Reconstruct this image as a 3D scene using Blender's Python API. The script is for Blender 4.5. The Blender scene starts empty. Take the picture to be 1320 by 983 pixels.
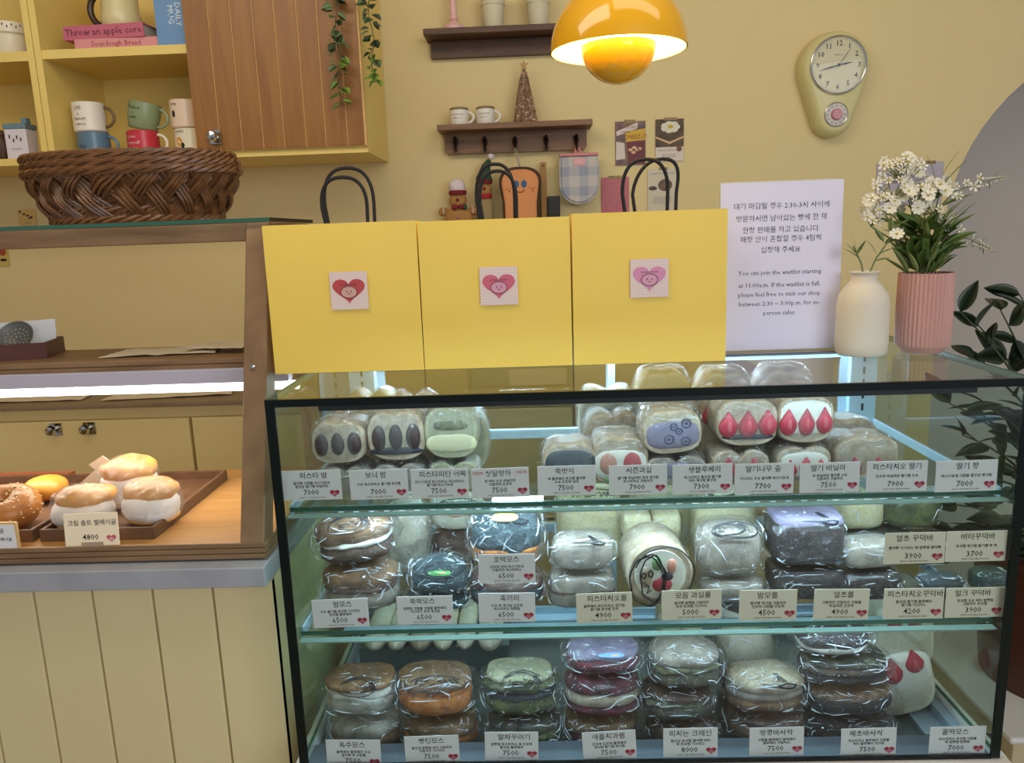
import bpy, bmesh, math, random
from mathutils import Vector, Matrix, noise
random.seed(7)
C = bpy.context.scene.collection
SC = bpy.context.scene
PI = math.pi
# ------------------------------------------------------------------ camera
F_PX, CX, CY, EYE = 990.0, 660.0, 491.5, 1.42
YAW, PITCH, ROLL = .02935, .1912, -.03486
_F = Vector((-math.sin(YAW)*math.cos(PITCH), math.cos(YAW)*math.cos(PITCH), -math.sin(PITCH)))
_r = Vector((math.cos(YAW), math.sin(YAW), 0)); _u = _r.cross(_F)
_R = math.cos(ROLL)*_r + math.sin(ROLL)*_u
_U = -math.sin(ROLL)*_r + math.cos(ROLL)*_u
cam = bpy.data.cameras.new('camera'); cam.sensor_width = 36; cam.lens = 27; cam.clip_start = .02
co = bpy.data.objects.new('camera', cam); C.objects.link(co)
m = Matrix((( _R.x,_U.x,-_F.x,0),(_R.y,_U.y,-_F.y,0),(_R.z,_U.z,-_F.z,EYE),(0,0,0,1)))
co.matrix_world = m
SC.camera = co
def P(px, py, Y):
    d = _F + _R*((px-CX)/F_PX) - _U*((py-CY)/F_PX)
    return Vector((0,0,EYE)) + d*(Y/d.y)
def PZ(px, py, Z):
    d = _F + _R*((px-CX)/F_PX) - _U*((py-CY)/F_PX)
    return Vector((0,0,EYE)) + d*((Z-EYE)/d.z)
# ------------------------------------------------------------------ world, lights, exposure
SC.view_settings.view_transform = 'Standard'; SC.view_settings.look = 'None'
SC.view_settings.exposure = 0.0; SC.view_settings.gamma = 1
SC.cycles.transparent_max_bounces = 40
SC.cycles.max_bounces = 10
w = bpy.data.worlds.new('world'); SC.world = w; w.use_nodes = True
w.node_tree.nodes['Background'].inputs[0].default_value = (.90,.93,1,1)
w.node_tree.nodes['Background'].inputs[1].default_value = .34
def area(name, loc, target, sx, sy, power, col):
    l = bpy.data.lights.new(name, 'AREA'); l.shape = 'RECTANGLE'; l.size = sx; l.size_y = sy
    l.energy = power; l.color = col
    o = bpy.data.objects.new(name, l); C.objects.link(o); o.location = loc
    o.rotation_euler = (Vector(target)-Vector(loc)).to_track_quat('-Z','Y').to_euler()
    return o
area('shop_window_light', (1.6,-2.2,2.0), (-.1,1.5,1.2), 2.2, 1.6, 50, (.93,.95,1))
area('ceiling_lamp_light', (-.8,.9,2.58), (-.7,2.2,1.2), 1.4, .8, 16, (1,.9,.74))
area('ceiling_lamp_light', (.6,1.0,2.58), (.5,2.3,1.4), 1.2, .6, 6, (1,.88,.70))
# ------------------------------------------------------------------ materials
def lin(h):
    if isinstance(h, str):
        c = [int(h[i:i+2],16)/255 for i in (0,2,4)]
        return tuple([x/12.92 if x<=.04045 else ((x+.055)/1.055)**2.4 for x in c]+[1])
    return tuple(h)+(1,)
MATS = {}
def mat(name, col, rough=.5, metal=0, var=None, scale=20, bump=0, bscale=60, emit=0, stretch=None, spec=.5, coat=0, sss=0):
    if name in MATS: return MATS[name]
    M = bpy.data.materials.new(name); M.use_nodes = True; MATS[name] = M
    nt = M.node_tree; b = nt.nodes['Principled BSDF']; L = nt.links.new
    b.inputs['Base Color'].default_value = lin(col); b.inputs['Roughness'].default_value = rough
    b.inputs['Metallic'].default_value = metal; b.inputs['Specular IOR Level'].default_value = spec
    b.inputs['Coat Weight'].default_value = coat
    if sss:
        b.inputs['Subsurface Weight'].default_value = sss; b.inputs['Subsurface Radius'].default_value = (.01,.006,.003); b.inputs['Subsurface Scale'].default_value = 1
    if emit:
        b.inputs['Emission Color'].default_value = lin(col); b.inputs['Emission Strength'].default_value = emit
    tc = nt.nodes.new('ShaderNodeTexCoord'); mp = nt.nodes.new('ShaderNodeMapping'); L(tc.outputs['Object'], mp.inputs[0])
    if stretch: mp.inputs['Scale'].default_value = stretch
    if var:
        n = nt.nodes.new('ShaderNodeTexNoise'); n.inputs['Scale'].default_value = scale; n.inputs['Detail'].default_value = 5
        n.inputs['Distortion'].default_value = .6 if stretch else .2
        L(mp.outputs[0], n.inputs['Vector'])
        r = nt.nodes.new('ShaderNodeValToRGB'); r.color_ramp.elements[0].position = .32; r.color_ramp.elements[1].position = .68
        r.color_ramp.elements[0].color = lin(var); r.color_ramp.elements[1].color = lin(col)
        L(n.outputs['Fac'], r.inputs[0]); L(r.outputs[0], b.inputs['Base Color'])
    if bump:
        n = nt.nodes.new('ShaderNodeTexNoise'); n.inputs['Scale'].default_value = bscale; n.inputs['Detail'].default_value = 4
        L(mp.outputs[0], n.inputs['Vector'])
        bp = nt.nodes.new('ShaderNodeBump'); bp.inputs['Strength'].default_value = bump; bp.inputs['Distance'].default_value = .002
        L(n.outputs['Fac'], bp.inputs['Height']); L(bp.outputs[0], b.inputs['Normal'])
    return M
def glassmat(name, tint, rough=.0, base=.04, gain=.75):
    if name in MATS: return MATS[name]
    M = bpy.data.materials.new(name); M.use_nodes = True; MATS[name] = M
    nt = M.node_tree; nt.nodes.clear(); L = nt.links.new
    o = nt.nodes.new('ShaderNodeOutputMaterial'); mx = nt.nodes.new('ShaderNodeMixShader')
    t = nt.nodes.new('ShaderNodeBsdfTransparent'); t.inputs[0].default_value = tuple(tint)+(1,)
    g = nt.nodes.new('ShaderNodeBsdfGlossy'); g.inputs['Roughness'].default_value = rough
    fr = nt.nodes.new('ShaderNodeFresnel'); fr.inputs[0].default_value = 1.45
    ge = nt.nodes.new('ShaderNodeNewGeometry'); inv = nt.nodes.new('ShaderNodeMath'); inv.operation = 'SUBTRACT'; inv.inputs[0].default_value = 1
    ml = nt.nodes.new('ShaderNodeMath'); ml.operation = 'MULTIPLY'; ml.inputs[1].default_value = gain
    m2 = nt.nodes.new('ShaderNodeMath'); m2.operation = 'MULTIPLY'
    L(ge.outputs['Backfacing'], inv.inputs[1]); L(fr.outputs[0], ml.inputs[0]); L(ml.outputs[0], m2.inputs[0]); L(inv.outputs[0], m2.inputs[1])
    L(m2.outputs[0], mx.inputs[0]); L(t.outputs[0], mx.inputs[1]); L(g.outputs[0], mx.inputs[2]); L(mx.outputs[0], o.inputs[0])
    return M
def film(name, tint=(1,1,1), haze=.05, gloss=.42, scale=38, rough=.12):
    # clear wrinkled food film: transparent with sharp glossy creases and a little milky haze
    if name in MATS: return MATS[name]
    M = bpy.data.materials.new(name); M.use_nodes = True; MATS[name] = M
    nt = M.node_tree; nt.nodes.clear(); L = nt.links.new; N = nt.nodes.new
    o = N('ShaderNodeOutputMaterial'); t = N('ShaderNodeBsdfTransparent'); t.inputs[0].default_value = tuple(tint)+(1,)
    g = N('ShaderNodeBsdfGlossy'); g.inputs['Roughness'].default_value = rough; d = N('ShaderNodeBsdfDiffuse'); d.inputs[0].default_value = (.85,.87,.88,1)
    tc = N('ShaderNodeTexCoord'); n1 = N('ShaderNodeTexNoise'); n1.inputs['Scale'].default_value = scale; n1.inputs['Detail'].default_value = 3; n1.inputs['Distortion'].default_value = 1.6
    L(tc.outputs['Object'], n1.inputs['Vector'])
    v = N('ShaderNodeTexVoronoi'); v.feature = 'DISTANCE_TO_EDGE'; v.inputs['Scale'].default_value = scale*.9
    mixv = N('ShaderNodeMixRGB'); mixv.inputs[0].default_value = .12; L(tc.outputs['Object'], mixv.inputs[1]); L(n1.outputs['Color'], mixv.inputs[2]); L(mixv.outputs[0], v.inputs['Vector'])
    rp = N('ShaderNodeMapRange'); rp.inputs[1].default_value = 0; rp.inputs[2].default_value = .07; rp.inputs[3].default_value = 1; rp.inputs[4].default_value = 0; L(v.outputs['Distance'], rp.inputs[0])
    hs = N('ShaderNodeMath'); hs.operation = 'ADD'; L(n1.outputs['Fac'], hs.inputs[0]); L(rp.outputs[0], hs.inputs[1])
    b = N('ShaderNodeBump'); b.inputs['Strength'].default_value = .9; b.inputs['Distance'].default_value = .0016; L(hs.outputs[0], b.inputs['Height'])
    L(b.outputs[0], g.inputs['Normal'])
    lw = N('ShaderNodeLayerWeight'); lw.inputs[0].default_value = .25; L(b.outputs[0], lw.inputs['Normal'])
    a1 = N('ShaderNodeMath'); a1.operation = 'MULTIPLY_ADD'; a1.inputs[1].default_value = gloss; a1.inputs[2].default_value = .025; L(lw.outputs['Facing'], a1.inputs[0])
    h1 = N('ShaderNodeMath'); h1.operation = 'MULTIPLY_ADD'; h1.inputs[1].default_value = .10; h1.inputs[2].default_value = haze; L(rp.outputs[0], h1.inputs[0])
    m1 = N('ShaderNodeMixShader'); L(h1.outputs[0], m1.inputs[0]); L(t.outputs[0], m1.inputs[1]); L(d.outputs[0], m1.inputs[2])
    m2 = N('ShaderNodeMixShader'); L(a1.outputs[0], m2.inputs[0]); L(m1.outputs[0], m2.inputs[1]); L(g.outputs[0], m2.inputs[2])
    L(m2.outputs[0], o.inputs[0]); return M
WALL = mat('wall_paint', 'e2ce9a', .75, var='deca94', scale=1.2, bump=.05, bscale=150)
CAB = mat('cabinet_yellow', 'ecd27c', .45, var='e6ca72', scale=3)
WOODC = mat('door_wood', '9c6a2e', .42, var='885724', scale=9, stretch=(4,4,.35), bump=.08, bscale=30)
WALNUT = mat('walnut', '5e3d28', .5, var='452a1b', scale=10, stretch=(.5,4,5))
SHWOOD = mat('shelf_wood', '8a6648', .5, var='6c4d34', scale=10, stretch=(.5,4,5), bump=.1)
OAK = mat('oak_frame', '917355', .45, var='785b40', scale=12, stretch=(1,3,.6), bump=.05)
OAKX = mat('oak_rail', '917355', .45, var='785b40', scale=12, stretch=(.5,3,4), bump=.05)
PLY = mat('plywood_base', 'b2834e', .4, var='9f713e', scale=8, stretch=(.6,5,1), bump=.04)
STONE = mat('grey_slab', 'abadb6', .35, var='9fa1ac', scale=14)
BOARD = mat('counter_board', 'e6d6aa', .5, var='e0cfa0', scale=2)
WHITE = mat('white_powder', 'dcdcdc', .4); ALU = mat('pale_aluminium', '9fb0ba', .32, .35)
DKGREEN = mat('glass_edge', '091514', .25, spec=.25); GRNEDGE = mat('green_glass_edge', '2f5f4c', .15, spec=.8)
PALEGRN = mat('pale_glass_edge', '9fb8ac', .2)
GLASS = glassmat('pane_glass', (.93,.965,.95)); GLASST = glassmat('top_glass', (.95,.975,.96), gain=1.0)
GREY = mat('grey_wall', 'cac3bf', .8, var='c6bfbb', scale=1.5)
BLACK = mat('black', '141416', .5); CHROME = mat('chrome', 'c9c9c9', .15, 1)
BAGY = mat('bag_yellow_paper', 'fad968', .62, var='f7d45e', scale=5, bump=.12, bscale=14)
CORD = mat('black_cord', '1c1a1e', .7, bump=.4, bscale=400)
CERW = mat('white_ceramic', 'e8e2d6', .35); CREAM = mat('cream_ceramic', 'e6dcc4', .3)
INK = mat('ink', '1b1a1c', .6); REDINK = mat('red_ink', 'c23a34', .6); CARD = mat('card_paper', 'fbf0ec', .7); CARDY = mat('cream_card_paper', 'fae8cc', .7)
HEART = mat('heart_red', 'b8243c', .5); HEARTI = mat('heart_pale', 'd9808c', .5)
FILM = film('cling_film', haze=.012, gloss=.42, scale=130, rough=.2); BAGF = film('clear_bag', haze=.0, gloss=.42, scale=60, rough=.1)
FOLD_GLINT = mat('film_fold', 'f2f6fa', .15, spec=1)  # white put in for the highlights along creases of the film
FOLD_GLINT.node_tree.nodes['Principled BSDF'].inputs['Alpha'].default_value = .72
PAPERW = mat('white_paper', 'e8e8ee', .6); PAPERP = mat('parchment', 'e6d8c0', .7, bump=.3, bscale=20)
# ------------------------------------------------------------------ mesh helpers
def setp(o, label=None, cat=None, group=None, kind=None):
    if label: o['label'] = label
    if cat: o['category'] = cat
    if group: o['group'] = group
    if kind: o['kind'] = kind
    return o
def obj(name, bm, m, parent=None, smooth=False, **k):
    me = bpy.data.meshes.new(name); bm.normal_update(); bm.to_mesh(me); bm.free()
    me.materials.append(m)
    if smooth:
        me.polygons.foreach_set('use_smooth', [True]*len(me.polygons)); me.set_sharp_from_angle(angle=math.radians(13 if name in ('wrapper','bag') else 42))
    o = bpy.data.objects.new(name, me); C.objects.link(o)
    if parent: o.parent = parent
    return setp(o, **k)
def thing(name, label, cat, loc=(0,0,0), rz=0, group=None, rot=None):
    o = bpy.data.objects.new(name, None); C.objects.link(o); o.location = loc
    o.rotation_euler = rot if rot else (0,0,rz); o.empty_display_size = .02
    return setp(o, label, cat, group)
def copy_tree(o, parent=None):
    c = o.copy(); C.objects.link(c)
    if parent: c.parent = parent
    for ch in [x for x in bpy.data.objects if x.parent == o]: copy_tree(ch, c)
    return c
def B(x0,x1,y0,y1,z0,z1, bm=None, bev=0):
    nb = bmesh.new(); bmesh.ops.create_cube(nb, size=1)
    for v in nb.verts: v.co = Vector(((x0+x1)/2+v.co.x*(x1-x0), (y0+y1)/2+v.co.y*(y1-y0), (z0+z1)/2+v.co.z*(z1-z0)))
    if bev: bmesh.ops.bevel(nb, geom=nb.edges[:], offset=bev, segments=2, affect='EDGES', profile=.5)
    return merge(bm, nb)
def merge(bm, nb, M=None):
    if M is not None: bmesh.ops.transform(nb, matrix=M, verts=nb.verts[:])
    if bm is None: return nb
    t = bpy.data.meshes.new('t'); nb.to_mesh(t); nb.free(); bm.from_mesh(t); bpy.data.meshes.remove(t); return bm
def lathe(prof, n=32, bm=None, c=(0,0,0), cap=True, rfun=None):
    nb = bmesh.new(); rings = []
    for r, z in prof:
        ring = []
        for i in range(n):
            a = 2*PI*i/n; rr = r*(rfun(a) if rfun else 1)
            ring.append(nb.verts.new((c[0]+rr*math.cos(a), c[1]+rr*math.sin(a), c[2]+z)))
        rings.append(ring)
    for a, b in zip(rings, rings[1:]):
        for i in range(n): nb.faces.new((a[i], a[(i+1)%n], b[(i+1)%n], b[i]))
    if cap:
        nb.faces.new(rings[0][::-1]); nb.faces.new(rings[-1])
    return merge(bm, nb)
def tube(pts, r, n=6, bm=None, closed=False):
    nb = bmesh.new(); pts = [Vector(p) for p in pts]; rings = []; N = len(pts); up = Vector((0,0,1)); prev = None
    for i, p in enumerate(pts):
        a = pts[i-1] if (i > 0 or closed) else p; b = pts[(i+1)%N] if (i < N-1 or closed) else p
        t = (b-a); t = t.normalized() if t.length > 1e-9 else Vector((1,0,0))
        if prev is None:
            s = t.cross(up if abs(t.z) < .9 else Vector((1,0,0))).normalized()
        else:
            s = prev - t*prev.dot(t); s = s.normalized() if s.length > 1e-6 else t.orthogonal().normalized()
        prev = s; q = t.cross(s); rr = r(i/(N-1)) if callable(r) else r
        rings.append([nb.verts.new(p + s*rr*math.cos(2*PI*k/n) + q*rr*math.sin(2*PI*k/n)) for k in range(n)])
    prs = list(zip(rings, rings[1:]))
    if closed: prs.append((rings[-1], rings[0]))
    for a, b in prs:
        for i in range(n): nb.faces.new((a[i], a[(i+1)%n], b[(i+1)%n], b[i]))
    if not closed: nb.faces.new(rings[0][::-1]); nb.faces.new(rings[-1])
    return merge(bm, nb)
def prism(pts, y0, y1, bm=None, bev=0):
    # outline in x,z extruded along y
    nb = bmesh.new(); a = [nb.verts.new((x,y0,z)) for x,z in pts]; b = [nb.verts.new((x,y1,z)) for x,z in pts]
    n = len(pts); fa = nb.faces.new(a); nb.faces.new(b[::-1])
    for i in range(n): nb.faces.new((a[(i+1)%n], a[i], b[i], b[(i+1)%n]))
    bmesh.ops.recalc_face_normals(nb, faces=nb.faces[:])
    if bev:
        ed = [e for e in nb.edges if abs(e.verts[0].co.y-y0)<1e-6 and abs(e.verts[1].co.y-y0)<1e-6]
        bmesh.ops.bevel(nb, geom=ed, offset=bev, segments=3, affect='EDGES')
    return merge(bm, nb)
def sell(w, h, d, n1=2.4, n2=2.4, nu=28, nv=14, amp=0, fs=20, seed=0, bm=None, c=(0,0,0), ridge=False):
    # super-ellipsoid (w,d,h full sizes) with noise displacement, centred at c
    nb = bmesh.new(); rows = []
    def sg(x, p): return math.copysign(abs(x)**p, x)
    for j in range(1, nv):
        el = -PI/2 + PI*j/nv; ring = []
        for i in range(nu):
            az = 2*PI*i/nu
            v = Vector((w/2*sg(math.cos(el),2/n1)*sg(math.cos(az),2/n2), d/2*sg(math.cos(el),2/n1)*sg(math.sin(az),2/n2), h/2*sg(math.sin(el),2/n1)))
            ring.append(nb.verts.new(v))
        rows.append(ring)
    bo = nb.verts.new((0,0,-h/2)); to = nb.verts.new((0,0,h/2))
    for a, b in zip(rows, rows[1:]):
        for i in range(nu): nb.faces.new((a[i], a[(i+1)%nu], b[(i+1)%nu], b[i]))
    for i in range(nu): nb.faces.new((bo, rows[0][(i+1)%nu], rows[0][i])); nb.faces.new((to, rows[-1][i], rows[-1][(i+1)%nu]))
    if amp:
        for v in nb.verts:
            q = v.co*fs + Vector((seed*3.1, seed*1.7, seed)); k = noise.noise(q) + .5*noise.noise(q*2.3)
            if ridge: k = (.5-abs(noise.noise(q))*2.2) + .6*(.4-abs(noise.noise(q*2.4))*2)
            v.co += v.co.normalized()*k*amp
    for v in nb.verts: v.co += Vector(c)
    return merge(bm, nb)
def disc(pts, y, bm=None, M=None):
    nb = bmesh.new(); nb.faces.new([nb.verts.new((x,y,z)) for x,z in pts])
    bmesh.ops.recalc_face_normals(nb, faces=nb.faces[:])
    for f in nb.faces:
        if f.normal.y > 0: f.normal_flip()
    return merge(bm, nb, M)
def ell(cx, cz, rx, rz, n=20, rot=0):
    return [(cx+rx*math.cos(2*PI*i/n)*math.cos(rot)-rz*math.sin(2*PI*i/n)*math.sin(rot), cz+rx*math.cos(2*PI*i/n)*math.sin(rot)+rz*math.sin(2*PI*i/n)*math.cos(rot)) for i in range(n)]
def heartpts(cx, cz, s, n=28):
    out = []
    for i in range(n):
        t = 2*PI*i/n; out.append((cx+s*math.sin(t)**3, cz+s*.052*(13*math.cos(t)-5*math.cos(2*t)-2*math.cos(3*t)-math.cos(4*t))+s*.12))
    return out
TXT = bpy.data.scenes.new('lettering_workspace')
def text_bm(txt, size, bm=None, M=None, align='CENTER', res=1, bold=0, spacing=1.0):
    cu = bpy.data.curves.new('txt', 'FONT'); cu.body = txt; cu.size = size; cu.align_x = align; cu.align_y = 'CENTER'
    cu.resolution_u = res; cu.offset = bold*.35; cu.space_line = spacing
    o = bpy.data.objects.new('txt', cu); TXT.collection.objects.link(o); vl = TXT.view_layers[0]; vl.update()
    dg = vl.depsgraph
    me = bpy.data.meshes.new_from_object(o.evaluated_get(dg)); bpy.data.objects.remove(o); bpy.data.curves.remove(cu)
    nb = bmesh.new(); nb.from_mesh(me); bpy.data.meshes.remove(me)
    R90 = Matrix.Rotation(PI/2, 4, 'X')
    return merge(bm, nb, (M or Matrix()) @ R90) if bm is not None else (merge(None, nb, (M or Matrix()) @ R90))
def T(x, y, z): return Matrix.Translation((x,y,z))
def struct(name, bm, m, **k): return obj(name, bm, m, kind='structure', **k)

# ------------------------------------------------------------------ setting
WY = 2.38
struct('floor', B(-3.2,3.2,-2.5,3.4,-.04,0), mat('floor_tile','b6a88c',.35,var='aa9c80',scale=3))
struct('ceiling', B(-3.2,3.2,-2.5,3.4,2.62,2.7), mat('ceiling_white','e8e2d2',.8))
# back wall with an arched opening on the right
arch_l, arch_r, spring = 1.24, 2.35, 1.36
def arch_outline():
    cxx, rr = (arch_l+arch_r)/2, (arch_r-arch_l)/2
    o = [(arch_l,0),(arch_l,spring)]
    for i in range(1,32):
        a = PI - PI*i/32; o.append((cxx+rr*math.cos(a), spring+rr*1.02*math.sin(a)))
    return o+[(arch_r,spring),(arch_r,0)]
wall_pts = [(-3.2,0)]+arch_outline()+[(3.2,0),(3.2,2.62),(-3.2,2.62)]
struct('wall_back', prism(wall_pts, WY, WY+.12), WALL)
struct('wall_recess', B(1.0,3.0,WY+.40,WY+.45,0,2.62), GREY)
struct('wall_left', B(-3.25,-3.2,-.5,3.4,0,2.62), WALL)

# ------------------------------------------------------------------ lower kitchen cabinets and worktop
kc = thing('base_cabinet', 'long pale yellow kitchen base cabinet with drawers, against the back wall', 'cabinet', (0,0,0))
KY = 1.93; KT = P(150,521,1.91).z; CAB2 = mat('base_cabinet_cream','dcc48a',.5,var='d6bd82',scale=3); DZ = P(150,541,1.93).z; KZ = P(95,552,1.93).z
obj('carcass', B(-2.6,.62,KY+.02,WY-.005,0,KT-.010), CAB2, kc)
gx = [P(x,541,KY).x for x in (-160,245,330,600)]
xs = [-2.6, gx[0], gx[1], .1, .62]
for a, b in zip(xs, xs[1:]):
    d = obj('drawer', B(a+.004,b-.004,KY,KY+.02,DZ-.30,DZ, bev=.002), CAB2, kc)
    mx = (P(73,553,KY).x, P(116,551,KY).x) if a < -.9 < b or (a<-1.2<b) else ((a+b)/2-.04,(a+b)/2+.04)
    if a < P(95,553,KY).x < b:
        for kx in (P(73,553,KY).x, P(116,551,KY).x):
            k = B(kx-.016,kx+.016,KY-.003,KY,KZ-.016,KZ+.016)
            lk = lathe([(.006,0),(.007,.010),(.014,.016),(.011,.024),(.001,.026)],14); bmesh.ops.transform(lk, matrix=T(kx-.004,KY-.003,KZ)@Matrix.Rotation(PI/2,4,'X'), verts=lk.verts[:])
            merge(k, lk); obj('knob', k, CHROME, d, True)
    obj('cabinet_door', B(a+.004,b-.004,KY,KY+.02,.08,DZ-.308, bev=.002), CAB2, kc)
WT = mat('worktop_brown','8d7660',.35,var='7d6650',scale=6)
setp(obj('worktop', B(-2.6,.64,KY-.02,WY-.005,KT-.0095,KT,bev=.002), WT), 'brown kitchen worktop on the yellow base cabinet', 'worktop')

# ------------------------------------------------------------------ upper cabinet with open shelves and a plank door
UY = 2.08
zb, zt = P(475,196,UY).z, 2.4
xL, xR = -2.2, P(475,195,UY).x
xd = P(252,150,UY).x
xp = P(50,110,UY).x
uc = thing('wall_cabinet', 'yellow wall cabinet with open shelves and a brown plank door', 'cabinet', (0,0,0))
th = .018
obj('side_panel', B(xR-th,xR,UY,WY-.003,zb,zt), CAB, uc)
obj('side_panel', B(xd,xd+th,UY+.02,WY-.003,zb+th,zt), CAB, uc)
obj('partition', B(xp-.018,xp-.001,UY,WY-.003,zb,zt), CAB, uc)
obj('partition', B(xp+.001,xp+.018,UY,WY-.003,zb,zt), CAB, uc)
obj('side_panel', B(xL,xL+th,UY,WY-.003,zb,zt), CAB, uc)
obj('bottom_panel', B(xL,xR-th,UY,WY-.003,zb,zb+th), CAB, uc)
obj('top_panel', B(xL,xR,UY,WY-.003,zt,zt+th), CAB, uc)
zs = P(150,60,UY).z
obj('shelf', B(xp+.018,xd,UY+.004,WY-.003,zs-.022,zs), CAB, uc)
zs2 = P(20,66,UY).z
obj('shelf', B(xL+th,xp-.018,UY+.004,WY-.003,zs2-.024,zs2), CAB, uc)
obj('back_panel', B(xL+th,xR-th,WY-.012,WY-.004,zb+th,zt), CAB, uc)
door = obj('door', B(xd,xR,UY-.012,UY-.002,zb+.016,zt), mat('door_groove','d9ac68',.5), uc)
pe = [xd]+[P(x,0,UY).x for x in (268,297,325,353,382,408,437)]+[xR-.004]
for a, b in zip(pe, pe[1:]):
    obj('plank', B(a+.0017,b-.0017,UY-.0155,UY-.012,zb+.018,zt,bev=.0008), WOODC, door)
kz = P(282,178,UY).z; kx = P(282,178,UY).x
k = B(kx-.014,kx+.014,UY-.026,UY-.022,kz-.017,kz+.017)
lk = lathe([(.006,0),(.007,.012),(.014,.018),(.011,.027),(.001,.03)],16); bmesh.ops.transform(lk, matrix=T(kx,UY-.026,kz)@Matrix.Rotation(PI/2,4,'X'), verts=lk.verts[:])
obj('knob', merge(k, lk), CHROME, uc, True)

# mugs
def make_mug(label, loc, r, h, body, handle, side=1, rot=0, tilt=0, text=None, tcol=None, group=None, taper=1.0, deco=None):
    t = thing('mug', label, 'mug', loc, group=group, rot=(0,tilt,rot))
    if label.find('small')>=0: obj('lid', lathe([(r*.99,h+.0003),(r*1.02,h+.001),(r*1.02,h+.004),(r*.9,h+.006)],24), mat('lid_olive','8a7450',.5), t, True)
    bm = lathe([(r*taper*.9,0),(r*taper,.004),(r,h*.5),(r,h-.002),(r-.002,h),(r-.0035,h-.002),(r-.004,.008)],28)
    obj('cup', bm, body, t, True)
    hp = [(side*(r-.002+.55*r*math.sin(a)*1.15),0,h*.52+h*.33*math.cos(a)) for a in [PI*i/12 for i in range(13)]]
    obj('handle', tube(hp,.0042,8), handle, t, True)
    if text:
        for s, sz, zz, xx in text:
            nb = text_bm(s, sz)
            for v in nb.verts:
                a = (v.co.x+xx)/r; v.co = Vector((math.sin(a)*(r+.0004), -math.cos(a)*(r+.0004), v.co.z+zz))
            obj('lettering', nb, tcol, t)
    if deco:
        for dcx, dcz, rx, rz, dm in deco:
            nb = bmesh.new(); pts = ell(dcx,dcz,rx,rz,16); nb.faces.new([nb.verts.new((math.sin(x/r)*(r+.0005),-math.cos(x/r)*(r+.0005),z)) for x,z in pts])
            obj('printed_motif', nb, dm, t)
    return t
mz = zb+th; MY = 2.16
BROWNI = mat('brown_ink','4a3428',.6)
def mugpos(px, z): p = P(px, 165, MY); return (p.x, MY, z)
mh = .068
make_mug('white mug with brown handle, stacked on the blue mug behind the baskets', mugpos(117,mz+mh), .041,.077, CERW, mat('olive_brown_glaze','6b5330',.4), text=[('LIFE',.012,.060,-.012),('is',.01,.045,-.012),('Sweet',.014,.033,-.010),('THINGS',.009,.018,-.010)], tcol=BROWNI, rot=.1)
make_mug('slate blue mug under the white mug with brown handle', mugpos(119,mz), .041,.067, mat('blue_glaze','5c7a92',.3), mat('blue_glaze','5c7a92',.3), text=[('day',.018,.03,-.012)], tcol=mat('navy_ink','23303c',.5))
make_mug('sage green mug tilted on top of the red mug', mugpos(184,mz+mh+.004), .041,.070, mat('sage_glaze','8b9a74',.3), mat('sage_glaze','8b9a74',.3), tilt=.22, taper=.9, text=[('Peace',.016,.052,-.012),('is',.008,.038,-.012),('inside',.011,.027,-.012)], tcol=INK)
make_mug('red mug with white writing under the sage green mug', mugpos(183,mz), .041,.067, mat('red_glaze','c23344',.3), CREAM, text=[('Love',.014,.050,-.014),('Yourself',.012,.034,-.012),('Today',.012,.02,-.012)], tcol=mat('white_ink','e8d4d4',.5))
make_mug('pinkish cream mug on top of the other cream mug, beside the plank door', mugpos(240,mz+mh), .037,.074, mat('blush_glaze','e6cdb4',.3), mat('blush_glaze','e6cdb4',.3), text=[('TIME',.009,.060,-.014)], tcol=INK, deco=[(-.016,.036,.005,.009,INK)])
make_mug('cream mug with an orange printed motif, lowest beside the plank door', mugpos(243,mz), .038,.067, CREAM, CREAM, text=[('COFFEE',.009,.058,-.014)], tcol=INK, deco=[(-.014,.032,.009,.012,mat('orange_print','d89a3c',.5)),(-.004,.022,.005,.008,INK)])
# books, big mug and blue box on the cabinet shelf
def book(label, x0, x1, z, h, d, cm, txt, tm, rot=0, yf=UY+.02):
    t = thing('book', label, 'book', ((x0+x1)/2, yf+d/2, z), rot)
    w = x1-x0
    bm = B(-w/2,w/2,-d/2,d/2,0,.003); B(-w/2,w/2,-d/2,d/2,h-.003,h,bm); B(-w/2,w/2,-d/2,-d/2+.003,.003,h-.003,bm)
    obj('cover', bm, cm, t); obj('page_block', B(-w/2+.004,w/2-.004,-d/2+.003,d/2-.004,.003,h-.003), mat('page_paper','b9b2a4',.8), t)
    obj('lettering', text_bm(txt, h*.72, M=T(0,-d/2-.0006,h*.5)), tm, t)
bx = [P(x,50,UY+.03).x for x in (98,205,86,178)]
book('pale pink book lying flat under the rose pink book', bx[0],bx[1], zs,.026,.2, mat('pale_pink_cover','dc9292',.6), 'Sourdough Bread', mat('brick_ink','8c4038',.6))
book('rose pink book lying flat on the pale pink book, dark title on its spine', bx[2],bx[3]+.03, zs+.0262,.034,.19, mat('rose_cover','c4667c',.6), 'Throw an apple core', mat('maroon_ink','57202c',.6), rot=-.06)
t = thing('large_mug', 'big cream mug with a dark brown handle, standing on the pink books', 'mug', (P(156,20,UY+.12).x, UY+.12, zs+.0605))
obj('cup', lathe([(.038,0),(.046,.006),(.052,.035),(.046,.055),(.047,.10),(.048,.13),(.045,.13),(.044,.02)],32), mat('buttermilk_glaze','d9cf9c',.3), t, True)
DBR = mat('dark_brown_glaze','3a2a20',.35)
obj('handle', tube([(-.044-.038*math.sin(a),0,.062+.042*math.cos(a)) for a in [PI*i/14 for i in range(15)]],.0085,10), DBR, t, True)
b0 = P(203,60,UY+.02); b1 = P(245,58,UY+.02)
t = thing('gift_box', 'blue mug box with white lettering beside the pink books', 'box', ((b0.x+b1.x)/2, UY+.06, zs))
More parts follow.
